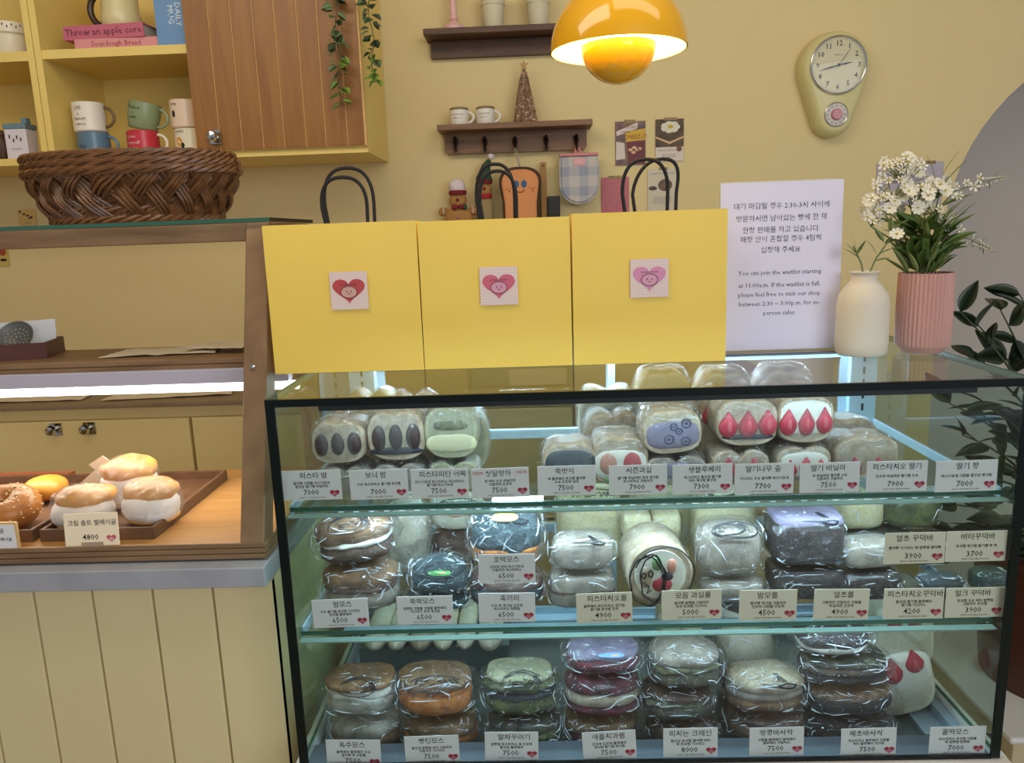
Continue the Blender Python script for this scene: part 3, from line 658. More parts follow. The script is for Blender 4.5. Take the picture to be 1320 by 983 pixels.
# ------------------------------------------------------------------ wooden slanted bread display case
wc=thing('bread_case','open wooden bread display case with slanted front posts and glass top','display case',(0,0,0))
XR=-.432; XL=-1.75; Y0=1.13; Y1=1.53; zt0=SZ+.002
TT=P(325,282,1.29).z; fz=.030
obj('base_board', B(XL,XR,Y0,Y1,zt0,zt0+fz-.004,bev=.002), PLY, wc)
for i in range(3): obj('base_trim', B(XL,XR+.002,Y0-.004,Y0,zt0+.0015+.0092*i,zt0+.0092*(i+1),bev=.001), OAKX, wc)
for i in range(3): obj('base_trim', B(XR,XR+.003,Y0-.004,Y1,zt0+.0015+.0092*i,zt0+.0092*(i+1),bev=.001), OAK, wc)
FZ=zt0+fz-.004
yb,yt=Y0-.002,1.29
def slpost(x0,x1,name='post'):
    nb=bmesh.new(); D=.045; vs=[]
    for z,y in ((FZ,yb),(TT-.006,yt)):
        for xx,yy in ((x0,y),(x1,y),(x1,y+D),(x0,y+D)): vs.append(nb.verts.new((xx,yy,z)))
    for f in ((3,2,1,0),(4,5,6,7),(0,1,5,4),(1,2,6,5),(2,3,7,6),(3,0,4,7)): nb.faces.new([vs[i] for i in f])
    bmesh.ops.bevel(nb, geom=nb.edges[:], offset=.0015, segments=1, affect='EDGES')
    return obj(name, nb, OAK, wc)
slpost(XR-.038,XR); slpost(XL,XL+.038)
for x0 in (XR-.038,XL): obj('rear_post', B(x0,x0+.038,Y1-.04,Y1,FZ,TT-.006,bev=.0015), OAK, wc)
obj('top_rail', B(XL+.038,XR-.038,yt+.002,yt+.030,TT-.036,TT-.006,bev=.002), OAKX, wc)
for x0 in (XR-.030,XL): obj('top_side_rail', B(x0,x0+.030,yt+.045,Y1-.04,TT-.034,TT-.006,bev=.002), OAK, wc)
obj('rear_rail', B(XL+.038,XR-.038,Y1-.028,Y1,TT-.03,TT-.006,bev=.002), OAKX, wc)
gl=obj('glass_top', B(XL-.005,XR+.005,yt-.008,Y1+.006,TT-.005,TT+.001), GLASST, wc)
obj('glass_edge', B(XL-.005,XR+.005,yt-.0085,yt-.0075,TT-.0052,TT+.0012), GRNEDGE, gl)
obj('glass_edge', B(XR+.0045,XR+.0055,yt-.008,Y1+.006,TT-.0052,TT+.0012), DKGREEN, gl)
SHZ=P(150,449,1.5).z
obj('inner_shelf', B(XL+.04,XR-.003,1.335,1.50,SHZ-.013,SHZ,bev=.002), OAKX, wc)
for i in range(3): obj('shelf_trim', B(XL+.04,XR-.003,1.331,1.335,SHZ-.030+.0102*i,SHZ-.0215+.0102*i,bev=.001), OAKX, wc)
p=P(316,473,1.21)
sc=lathe([(.0045,0),(.0045,.002),(.002,.003)],12); bmesh.ops.transform(sc,matrix=T(XR-.022,1.213,p.z)@Matrix.Rotation(PI/2,4,'X'),verts=sc.verts[:]); obj('screw', sc, CHROME, wc)
# light bar
lb=thing('light_bar','white linear light bar glowing across the inside of the wooden bread case','lamp',(0,0,0))
bz=P(300,497,1.33).z
obj('housing', B(XL+.04,XR-.002,1.325,1.35,bz+.006,bz+.032,bev=.002), mat('lamp_housing','b9b8cc',.35), lb)
obj('tube', tube([(XL+.05,1.335,bz-.002),(XR+.012,1.335,bz-.002)],.008,12), mat('tube_glow',(1,.95,.88),emit=5), lb, True)
area('light_bar_light',((XL+XR)/2,1.335,bz-.014),((XL+XR)/2,1.30,.9),1.25,.03,3.6,(1,.90,.76))
# things on inner shelf
bp=P(18,430,1.38)
t=thing('wooden_box','reddish brown box holding a skimmer, on the inner shelf','box',(bp.x-.03,1.42,SHZ),rz=.25)
bm=B(-.07,.07,-.05,.05,0,.004); B(-.07,.07,-.05,-.046,.004,.030,bm); B(-.07,.07,.046,.05,.004,.030,bm); B(-.07,-.066,-.046,.046,.004,.030,bm); B(.066,.07,-.046,.046,.004,.030,bm)
obj('body', bm, mat('red_brown_box','5e3630',.5), t)
pp=obj('paper_lining', prism([(-.062,.006),(.06,.006),(.064,.066),(-.066,.062)],.036,.0385), PAPERW, t)
bm=lathe([(.034,.0),(.030,-.006),(.018,-.012),(.001,-.014)],28,cap=False)
t2=thing('skimmer','grey perforated skimmer spoon lying in the reddish brown box','utensil',(P(18,425,1.40).x-.008,1.415,SHZ+.036),rot=(.95,0,.1))
obj('bowl', lathe([(.001,-.007),(.016,-.005),(.026,-.001),(.032,.004),(.034,.007),(.0325,.0075),(.025,.0005),(.015,-.0035),(.0012,-.0055)],28,cap=False), mat('skimmer_grey','6a6a68',.5,.3), t2, True)
bm=bmesh.new()
for r_,n in ((.007,6),(.014,12),(.021,17),(.028,22)):
    for i in range(n):
        a_=2*PI*i/n; zz=-.0055+ (r_/.034)**2*.0112; sell(.0026,.0008,.0026,2,2,6,4,bm=bm,c=(r_*math.cos(a_),r_*math.sin(a_),zz+.0006))
obj('perforations', bm, mat('hole_light','c8c0b0',.7), t2)
obj('handle', tube([(-.033,0,.006),(-.08,0,.014),(-.10,0,.016)],.004,8), mat('skimmer_grey','6a6a68',.5,.3), t2, True)
def sheet(lab, cx, cy, w, d, z, rot, seed, g=None):
    nb=bmesh.new(); N=10; rn=random.Random(seed); g_=[[nb.verts.new(((i/N-.5)*w*(1-.15*(j/N)),(j/N-.5)*d,.0012+abs(noise.noise(Vector((i*.4+seed,j*.4,0))))*.006)) for i in range(N+1)] for j in range(N+1)]
    for j in range(N):
        for i in range(N): nb.faces.new((g_[j][i],g_[j][i+1],g_[j+1][i+1],g_[j+1][i]))
    t=thing('parchment_sheet',lab,'paper',(cx,cy,z),rz=rot,group=g); obj('sheet',nb,PAPERP,t,True); return t
q=P(225,440,1.42)
sheet('loose parchment sheet on the inner shelf of the bread case',q.x-.02,1.425,.21,.10,SHZ+.0005,.1,2)
sheet('second parchment sheet on the inner shelf, nearer the post',q.x+.09,1.43,.12,.09,SHZ+.0085,-.15,5)
q=P(230,508,2.06); sheet('crumpled parchment on the worktop behind the light bar',q.x,2.05,.34,.16,KT+.001,.1,8)
q=P(60,512,2.06); sheet('flat parchment on the worktop, far left behind the light bar',q.x,2.06,.30,.18,KT+.001,0,11)
# ------------------------------------------------------------------ trays, bread, tickets on the wooden case
TRM=mat('tray_brown','6b4c36',.45,var='5b3e2b',scale=10,stretch=(4,.5,4))
def tray(lab,x0,x1,y0,y1,z,h=.020,m=TRM):
    t=thing('tray',lab,'tray',((x0+x1)/2,(y0+y1)/2,z)); w=(x1-x0)/2; d=(y1-y0)/2
    obj('base', B(-w+.005,w-.005,-d+.005,d-.005,0,.004), m, t)
    for bx in ((-w,w,-d,-d+.006),(-w,w,d-.006,d),(-w,-w+.006,-d+.006,d-.006),(w-.006,w,-d+.006,d-.006)): obj('side', B(*bx,0,h,bev=.001), m, t)
    return t
ta=P(52,696,1.155); tb=P(200,696,1.155); 
tray('brown wooden tray holding the cream filled bagels',ta.x,tb.x,1.155,1.46,FZ+.0005)
tc_=P(26,700,1.155)
tray('brown wooden tray holding the sesame bagel at the far left',tc_.x-.26,ta.x-.012,1.155,1.46,FZ+.0005)
tray('reddish tray behind the bagel trays',P(-40,600,1.5).x,P(92,600,1.5).x,1.472,1.51,FZ+.0005,h=.012,m=mat('tray_red','a0603c',.5))
CRM=mat('whipped_cream','ece6e2',.55,bump=.15,bscale=30,sss=.1); BGT=mat('bagel_crust','b8742f',.42,var='dca860',scale=26,bump=.1)
BREADP=mat('pale_bun_crust','ecc482',.4,var='e2a85e',scale=22)
def creambun(lab,px,py,Yc,w,h,d,seed,rz=0,zoff=0,tilt=0):
    p=P(px,py,Yc); t=thing('cream_bagel',lab,'bagel',(p.x,Yc,FZ+.0047+zoff),rot=(tilt,0,rz))
    obj('bottom_half', sell(w*.9,h*.3,d*.9,2.3,2.2,28,10,amp=.002,fs=25,seed=seed,c=(0,0,h*.15)), BREADP, t, True)
    obj('cream', sell(w,h*.74,d*.96,2.6,2.3,32,16,amp=.004,fs=22,seed=seed+1,c=(0,-.001,h*.42)), CRM, t, True)
    tb_=obj('top_half', sell(w*.96,h*.54,d*.99,2.3,2.2,32,14,amp=.0065,fs=24,seed=seed+2,c=(0,.006,h*.77)), BGT, t, True)
    obj('wrapper', sell(w*1.06,h*1.1,d*1.06,2.5,2.3,40,20,amp=.0035,fs=45,seed=seed+3,ridge=True,c=(0,0,h*.54)), FILM, t, True)
    return t
creambun('front left cream bagel with golden lid, above the 4800 ticket',108,650,1.205,.098,.068,.075,3,.1)
creambun('front right cream bagel, whitest side facing out',195,642,1.225,.098,.070,.08,12,-.2)
creambun('rear cream bagel with smooth pale golden top, behind the two front ones',163,600,1.31,.098,.085,.085,23,.3)
q=P(112,610,1.29)
t=thing('bagel_wrapper_paper','folded parchment standing between the bagels at the rear','paper',(q.x,1.335,FZ+.006),rot=(0,0,.2))
obj('sheet', prism([(-.055,0),(.035,0),(.050,.045),(.005,.085),(-.02,.070),(-.01,.06),(-.06,.02)],-.001,.001), mat('parchment_pale','e4cdb4',.7), t)
# sesame bagel
q=P(14,640,1.23)
t=thing('sesame_bagel','golden sesame bagel at the far left edge','bagel',(q.x,1.225,FZ+.006),rot=(.35,0,0))
nb=bmesh.new(); n1,n2=36,16; R_,r_=.030,.026; g_=[]
for i in range(n1):
    a_=2*PI*i/n1; g_.append([nb.verts.new(((R_+r_*math.cos(b_))*math.cos(a_),(R_+r_*math.cos(b_))*math.sin(a_)*.9,r_*1.05*math.sin(b_)+.034+noise.noise(Vector((math.cos(a_)*2,math.sin(a_)*2,b_)))*.003)) for b_ in [2*PI*j/n2 for j in range(n2)]])
for i in range(n1):
    for j in range(n2): nb.faces.new((g_[i][j],g_[(i+1)%n1][j],g_[(i+1)%n1][(j+1)%n2],g_[i][(j+1)%n2]))
obj('ring', nb, mat('sesame_crust','8f5626',.4,var='b87c3a',scale=18), t, True)
bm=bmesh.new(); rn=random.Random(2)
for i in range(170):
    a_=rn.uniform(0,2*PI); b_=rn.uniform(-.5,2.6); x=(R_+(r_+.0006)*math.cos(b_))
    sell(.0034,.0012,.002,2,2,6,4,bm=bm,c=(x*math.cos(a_),x*.9*math.sin(a_),(r_*1.05+.0006)*math.sin(b_)+.034))
obj('sesame_seeds', bm, mat('sesame','ecd8b0',.5), t, kind='stuff')
q=P(-38,640,1.3)
t=thing('sesame_bagel','sesame bagel behind, cut off by the left edge, orange crust','bagel',(P(52,630,1.33).x,1.345,FZ+.006))
obj('ring', sell(.075,.045,.07,2.2,2.2,26,12,amp=.002,c=(0,0,.024)), mat('golden_crust','d08a34',.4,var='e09c44',scale=18), t, True)
# ------------------------------------------------------------------ tickets and price cards
def words(n,seed):
    rn=random.Random(seed); pool=['생크림','마스카포네','피스타치오','초코칩','우유','밤조림','크림치즈','쑥','딸기잼','블루베리','커스터드','바닐라빈','쌀식빵','크럼블','단호박','팥앙금','견과','버터']
    s='';
    while len(s)<n: s+=rn.choice(pool)+' '
    return s.strip()
def heart(parent,x,y,z,s,m1=HEART,m2=HEARTI,emblem=False):
    h=obj('heart_logo', disc(heartpts(x,z,s),y), m1, parent)
    bm=disc(ell(x,z-.05*s,s*.5,s*.36,14),y-.0002); obj('bread_emblem', bm, m2, h)
    if emblem:
        bm=bmesh.new()
        for off in (0,): tube([(x+s*.5*math.cos(a_),y-.0003,z-.05*s+s*.36*math.sin(a_)) for a_ in [2*PI*i/18 for i in range(18)]],.0005,4,bm=bm,closed=True)
        for s_ in (-1,1): disc(ell(x+s_*s*.13,z-.02*s,s*.035,s*.05,8),y-.0004,bm)
        tube([(x-.07*s,y-.0004,z-.14*s),(x,y-.0004,z-.18*s),(x+.07*s,y-.0004,z-.14*s)],.0004,4,bm=bm)
        obj('emblem_lines', bm, BROWNI, h)
        obj('lettering', text_bm('pretty bread',s*.2,M=T(x,y-.0003,z+.42*s)), BROWNI, h)
    return h
def price_card(lab,x0,x1,y0,y1,title,price,Yc,seed,m=CARD,new=False,body=2,tilt=0):
    a=P(x0,(y0+y1)/2,Yc); b=P(x1,(y0+y1)/2,Yc); zc=P((x0+x1)/2,(y0+y1)/2,Yc).z; w=b.x-a.x; h=P((x0+x1)/2,y0,Yc).z-P((x0+x1)/2,y1,Yc).z
    t=thing('price_card',lab,'price card',((a.x+b.x)/2,Yc,zc),rot=(0,tilt,0))
    obj('card', B(-w/2,w/2,-.0004,.0004,-h/2,h/2), m, t)
    y=-.0008; rn=random.Random(seed)
    obj('lettering', text_bm(title,h*.23,M=T(rn.uniform(-.06,.06)*w,y,h*.31),bold=.00012), INK, t)
    bd=words(13 if body==2 else 16,seed)+('\n'+words(9,seed+50) if body==2 else '')
    obj('lettering', text_bm(bd,h*.112,M=T(0,y,h*.01),bold=.00022), INK, t)
    obj('lettering', text_bm(price,h*.26,M=T(-.02*w,y,-h*.25)@Matrix.Shear('XZ',4,(.15,0)) if False else T(-.02*w,y,-h*.25),bold=.00005), INK, t)
    obj('fine_print', text_bm('알레르기 유발 식품을 확인하세요',h*.062,M=T(0,y,-h*.42)), BROWNI, t)
    heart(t,w*.38,y,-h*.30,h*.16)
    if new:
        for sx_ in (-.38,.38): obj('lettering', text_bm('NEW',h*.15,M=T(sx_*w,y,h*.34)), REDINK, t)
    return t
q=P(118,682,1.135)
t=thing('price_card','cream ticket reading 4800 in a clip in front of the cream bagels','price card',(q.x,1.135,q.z),rot=(-.12,-.02,0))
w=(P(153,682,1.135)-P(83,682,1.135)).x; h=w*.60
obj('card', B(-w/2,w/2,-.0006,.0006,-h/2,h/2), CARDY, t)
obj('lettering', text_bm('크림 솔트 쌀베이글',h*.19,M=T(.002,-.001,h*.20),bold=.0001), INK, t)
obj('lettering', text_bm('4800',h*.25,M=T(-.002,-.001,-h*.24),bold=.0001), INK, t)
heart(t,w*.36,-.001,-h*.3,h*.15,mat('heart_soft','cc5a66',.5),mat('heart_soft_pale','e2a8a8',.5))
obj('clip', B(-w*.18,w*.2,-.004,.006,-h/2-.006,-h/2+.006), mat('clip_beige','a89684',.5), t)
q=P(4,690,1.135)
t=thing('price_sign','white ticket in a pale wooden frame at the left edge, beside the sesame bagel','price card',(q.x-.03,1.13,q.z))
obj('frame', B(-.062,.058,-.001,.004,-.024,.024,bev=.001), mat('frame_beech','d6b27c',.5), t)
obj('card', B(-.059,.0545,-.002,-.001,-.0215,.0205), PAPERW, t)
obj('lettering', merge(text_bm('참깨 쌀베이글',.009,M=T(.012,-.0024,.010)),text_bm('담백한 쌀베이글',.0068,M=T(.026,-.0024,-.004),bold=.0002)), INK, t)
# ------------------------------------------------------------------ wicker baskets
WK=[mat('wicker_a','76502f',.4,var='5a3a20',scale=60), mat('wicker_b','7c5432',.4,var='603e22',scale=60)]
def basket(lab, cx, cy, z0, rx, ry, h, seed, base=.72, nw=20):
    t=thing('wicker_basket',lab,'basket',(cx,cy,z0),group='stacked wicker baskets')
    def pt(a_,s,out=0):
        k=base+(1-base)*(s**.7); n_=2.3
        c_,s_=math.cos(a_),math.sin(a_); x=math.copysign(abs(c_)**(2/n_),c_)*(rx*k+out); y=math.copysign(abs(s_)**(2/n_),s_)*(ry*k+out); return (x,y,h*s)
    bm=bmesh.new()
    for dr in (-1,1):
        for i in range(nw):
            for off in (-.045,0,.045):
                a0=2*PI*i/nw+off*1.1; pts=[]
                for k in range(17):
                    s=.06+.86*k/16; a_=a0+dr*.46*s; pts.append(pt(a_,s,.0048*dr*math.cos(PI*s*.92*nw/(2*PI))))
                tube(pts,.0032,5,bm=bm)
    obj('weave', bm, WK[0], t, True, kind='stuff')
    for nm,s0,rr,amp in (('rim_braid',.95,.0040,.0052),('base_braid',.08,.0040,.0055)):
        bm=bmesh.new()
        for j in range(4):
            pts=[]
            for k in range(150):
                a_=2*PI*k/150; ph=a_*11+2*PI*j/4; p_=pt(a_,s0,amp*math.cos(ph)*.8); pts.append((p_[0],p_[1],p_[2]+amp*math.sin(ph)))
            tube(pts,rr,5,bm=bm,closed=True)
        obj(nm, bm, WK[1], t, True)
    b_=obj('bottom', prism([( (rx*base)*math.cos(2*PI*i/30),(ry*base)*math.sin(2*PI*i/30)) for i in range(30)],0,.004), WK[0], t)
    b_.rotation_euler=(PI/2,0,0); b_.location=(0,0,.006)
    return t
bc=P(181,280,1.43)
zB=TT+.0015
ztop=P(181,214,1.33).z
hB=ztop-zB+.001
rx1=(P(313,235,1.43)-P(50,235,1.43)).x/2
basket('brown wicker basket at the bottom of the stack of three',bc.x,1.425,zB,rx1,.105,hB,1,base=.74)
basket('brown wicker basket in the middle of the stack',bc.x,1.425,zB+.0165,rx1*.99,.104,hB-.004,2,base=.74)
basket('brown wicker basket on top of the stack, with open gaps under its rim',bc.x-.004,1.425,zB+.033,rx1*.975,.102,hB-.008,3,base=.74,nw=16)
# ------------------------------------------------------------------ refrigerated display case
X0,X1,YF,YR,ZT,ZB=-.369,.667,1.02,1.50,1.206,.640
S1,S2,S3=1.040,.845,.600
dc=thing('display_case','refrigerated glass display case full of wrapped bread, on a white base','display case',(0,0,0))
obj('base_cabinet', merge(B(X0-.012,X1+.014,YF-.018,YR+.02,.03,S3-.004,bev=.004),merge(B(X0-.012,X1+.014,YF-.018,YF+.004,S3-.006,ZB-.004,bev=.001),merge(B(X0-.012,X0+.004,YF+.004,YR+.02,S3-.006,ZB-.004),B(X1-.004,X1+.014,YF+.004,YR+.02,S3-.006,ZB-.004)))), mat('case_base_white','ded6d0',.35), dc)
DK=mat('floor_panel','5d6462',.25)
obj('floor_panel', B(X0+.05,X1-.06,YF+.06,YR-.02,S3-.003,S3), DK, dc)
for a_,b_ in ((X0+.004,X0+.05),(X1-.06,X1-.004)): obj('side_rail', B(a_+.001,b_-.001,YF+.062,YR-.02,S3-.003,S3+.012,bev=.001), ALU, dc)
obj('side_rail', B(X1-.022,X1-.006,YF+.062,YR-.02,S3+.0125,S3+.028,bev=.001), ALU, dc)
obj('front_ledge', B(X0+.004,X1-.004,YF+.006,YF+.060,S3-.003,ZB-.006,bev=.002), mat('ledge_blue_grey','646d76',.4), dc)
q=P(1205,946,YF+.066)
dp=obj('temperature_display', B(q.x-.028,q.x+.10,YF+.0605,YF+.066,S3+.001,S3+.03), BLACK, dc)
# panes
obj('front_glass', B(X0+.006,X1-.006,YF,YF+.006,ZB,ZT-.008), glassmat('front_pane_glass',(.86,.915,.925),gain=.9), dc)
SGL = glassmat('side_pane_glass',(.84,.92,.87),gain=1.3)
obj('side_glass', B(X0,X0+.006,YF+.006,YR,ZB,ZT-.008), SGL, dc)
obj('side_glass', B(X1-.006,X1,YF+.006,YR,ZB,ZT-.008), SGL, dc)
obj('top_glass', B(X0,X1,YF+.002,YR,ZT-.008,ZT), GLASST, dc)
e=.0105
obj('front_top_edge', B(X0-.001,X1+.001,YF-.0015,YF+.004,ZT-.010,ZT+.0006), DKGREEN, dc)
for x in (X0,X1): 
    s=1 if x==X0 else -1; a_,b_=sorted((x-s*.001,x+s*.012)); obj('front_corner_edge', B(a_,b_,YF-.0012,YF+.003,ZB-.002,ZT-.010), DKGREEN, dc)
    obj('top_side_edge', B(x-.001,x+.001,YF+.004,YR,ZT-.0095,ZT+.0006), GRNEDGE, dc)
    obj('side_bottom_edge', B(x-.001,x+.001,YF+.004,YR,ZB-.002,ZB+.003), GRNEDGE, dc)
obj('bottom_edge', B(X0+.012,X1-.012,YF-.001,YF+.004,ZB-.003,ZB+.002), DKGREEN, dc)
# rear frame with sliding doors
fr=dc
LBL=mat('frame_light_blue','b4cfe2',.35,.1)
for a_,b_ in ((X0+.006,X0+.058),(X1-.058,X1-.006)):
    fp=obj('rear_post', B(a_,b_,YR-.03,YR+.012,S3,ZT-.009,bev=.002), LBL, dc)
    bm=bmesh.new(); xm=(a_+b_)/2
    for k in range(22): B(xm-.002,xm+.002,YR-.0312,YR-.0298,S3+.05+k*.024,S3+.064+k*.024,bm)
    obj('bracket_slots', bm, BLACK, fp)
obj('rear_header', B(X0+.006,X1-.006,YR-.022,YR+.012,ZT-.030,ZT-.009,bev=.002), LBL, dc)
obj('rear_sill', B(X0+.058,X1-.058,YR-.03,YR+.012,S3,S3+.03,bev=.002), LBL, dc)
xm=P(787,500,YR-.01).x
for a_,b_,yy in ((X0+.058,xm+.006,YR-.004),(xm-.006,X1-.058,YR-.018)):
    d=obj('sliding_door', merge(merge(B(a_,a_+.014,yy,yy+.010,S3+.03,ZT-.030),B(b_-.014,b_,yy,yy+.010,S3+.03,ZT-.030)),merge(B(a_+.014,b_-.014,yy,yy+.010,S3+.03,S3+.045),B(a_+.014,b_-.014,yy,yy+.010,ZT-.044,ZT-.030))), LBL, dc)
    obj('pane', B(a_+.014,b_-.014,yy+.004,yy+.006,S3+.045,ZT-.044), glassmat('door_pane_glass',(.84,.87,.88)), d)
# shelves
for z in (S1,S2):
    s=obj('glass_shelf', B(X0+.010,X1-.010,YF+.030,YR-.034,z-.006,z), GLASST, dc)
    obj('shelf_edge', B(X0+.010,X1-.010,YF+.029,YF+.030,z-.006,z+.0003), GRNEDGE, s)
    obj('price_rail', B(X0+.010,X1-.010,YF+.016,YF+.019,z-.010,z+.014), glassmat('acrylic_clear',(.9,.94,.93),gain=1.2), s)
    obj('rail_bead', B(X0+.010,X1-.010,YF+.015,YF+.028,z-.011,z-.009), PALEGRN, s)
    obj('rear_support', B(X0+.058,X1-.058,YR-.046,YR-.034,z-.016,z+.002,bev=.001), LBL, s)
    for a_,b_ in ((X0+.007,X0+.010),(X1-.010,X1-.007)): obj('side_bracket', B(a_,b_,YF+.04,YR-.03,z-.014,z+.001), LBL, s)
q0_=P(607,545,2.02); q1_=P(738,545,2.02)
tk=thing('serving_tray_box','dark framed box with a pinkish lid on the worktop, seen through the display case','box',((q0_.x+q1_.x)/2,2.08,KT+.001)); ww=(q1_.x-q0_.x)/2
obj('frame', merge(merge(B(-ww,ww,-.10,-.09,.070,.082),B(-ww,-ww+.010,-.10,-.09,0,.070)),B(ww-.010,ww,-.10,-.09,0,.070)), BLACK, tk)
obj('body', B(-ww+.002,ww-.002,-.088,.10,0,.078,bev=.004), mat('box_grey','6a6460',.5), tk)
obj('lid', B(-ww*.2,ww-.014,-.0985,-.0885,.004,.045), mat('box_pinkish','b09a8c',.6), tk)
# LED strips (real fixtures)
LEDG=mat('led_glow',(.72,.90,1),emit=3)
def led(lab,y,z,power,ty,cm=ALU):
    t=thing('led_strip',lab,'lamp',((X0+X1)/2,y,z),group='case lighting'); w=(X1-X0)/2-.07
    obj('channel', B(-w,w,-.006,.006,0,.006), cm, t)
    if cm is BLACK: obj('front_lip', B(-w,w,-.0075,-.006,-.004,.006), cm, t)
    bm=bmesh.new(); 
    for k in range(40): xx=-w+.01+k*(2*w-.02)/39; B(xx-.004,xx+.004,-.003,.003,-.0016,0,bm)
    obj('led_chips', bm, LEDG, t)
    area('led_light',((X0+X1)/2,y,z-.003),((X0+X1)/2,ty,z-.3),2*w,.012,power,(.60,.84,1))
led('cool white LED strip under the header at the rear top of the case',YR-.034,ZT-.020,4.6,1.25)
led('cool white LED strip tucked behind the front top edge of the case',YF+.016,ZT-.0150,.9,1.2,BLACK)
led('cool white LED strip beneath the front of the upper glass shelf',1.068,S1-.0125,2.3,1.25)
led('cool white LED strip beneath the front of the lower glass shelf',1.068,S2-.0125,.75,1.25)
obj('digits', text_bm('05.0',.022,M=T(q.x+.004,YF+.0602,S3+.016)), mat('digit_red',(1,.03,.12),emit=1.2), dp)
# ------------------------------------------------------------------ wrapped bread builders
def bread(name,h,v,sc=55): return mat(name,h,.75,var=v,scale=sc,bump=.45,bscale=130)
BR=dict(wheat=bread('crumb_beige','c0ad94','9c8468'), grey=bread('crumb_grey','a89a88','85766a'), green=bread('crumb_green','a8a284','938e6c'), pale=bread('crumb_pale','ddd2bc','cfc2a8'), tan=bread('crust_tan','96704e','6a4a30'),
 brown=bread('crust_brown_dark','5f4330','382419'), teal=bread('crust_mugwort','35464a','26343a'), orange=bread('crust_orange','d08038','9a5520'), moss=bread('crust_moss','6a6c34','333a1c'), berry=bread('crust_berry','7a2c3a','3c161e'),
 choc=bread('crust_choc','3a2722','241715'), white=bread('crust_white','c4bcac','94897a'), gold=bread('sponge_gold','d9cba2','cabb8c'), olive=bread('crust_olive','5c5338','2c281c'))
FL=dict(cream=mat('fill_cream','e9e2d2',.5), yel=mat('fill_yellow','d6cda0',.5), chest=mat('fill_chestnut','4b3430',.5,var='372422',scale=60), dark=mat('fill_dark','2c2a34',.5), straw=mat('strawberry','a82a38',.4,var='c04a54',scale=45), navy=mat('fill_mugwort','3c464c',.6,var='2c363c',scale=50),
 purple=mat('fill_lilac','8d8296',.6,var='75697e',scale=30), peach=mat('fill_peach','c98a74',.5), kiwi=mat('fill_kiwi','6d8a58',.5), nut=mat('fill_nut','4e4a34',.6,var='7f7c50',scale=80), meat=mat('fill_meat','7a5a4c',.6,var='55382e',scale=60), blue=mat('fill_blueberry','3c3a56',.5))
MARK=mat('marker_black','15161c',.5)
def dpath(scale):
    return scale
def rsec(w,h,n=2.8,notch=.0,N=44):
    o=[]
    for i in range(N):
        a=2*PI*i/N-PI/2; c_,s_=math.cos(a),math.sin(a); x=math.copysign(abs(c_)**(2/n),c_)*w/2; z=math.copysign(abs(s_)**(2/n),s_)*h/2
        if notch and z>0: z-=notch*h*math.exp(-(x/(w*.11))**2)
        o.append((x,z+h/2))
    return o
CNT=[0]
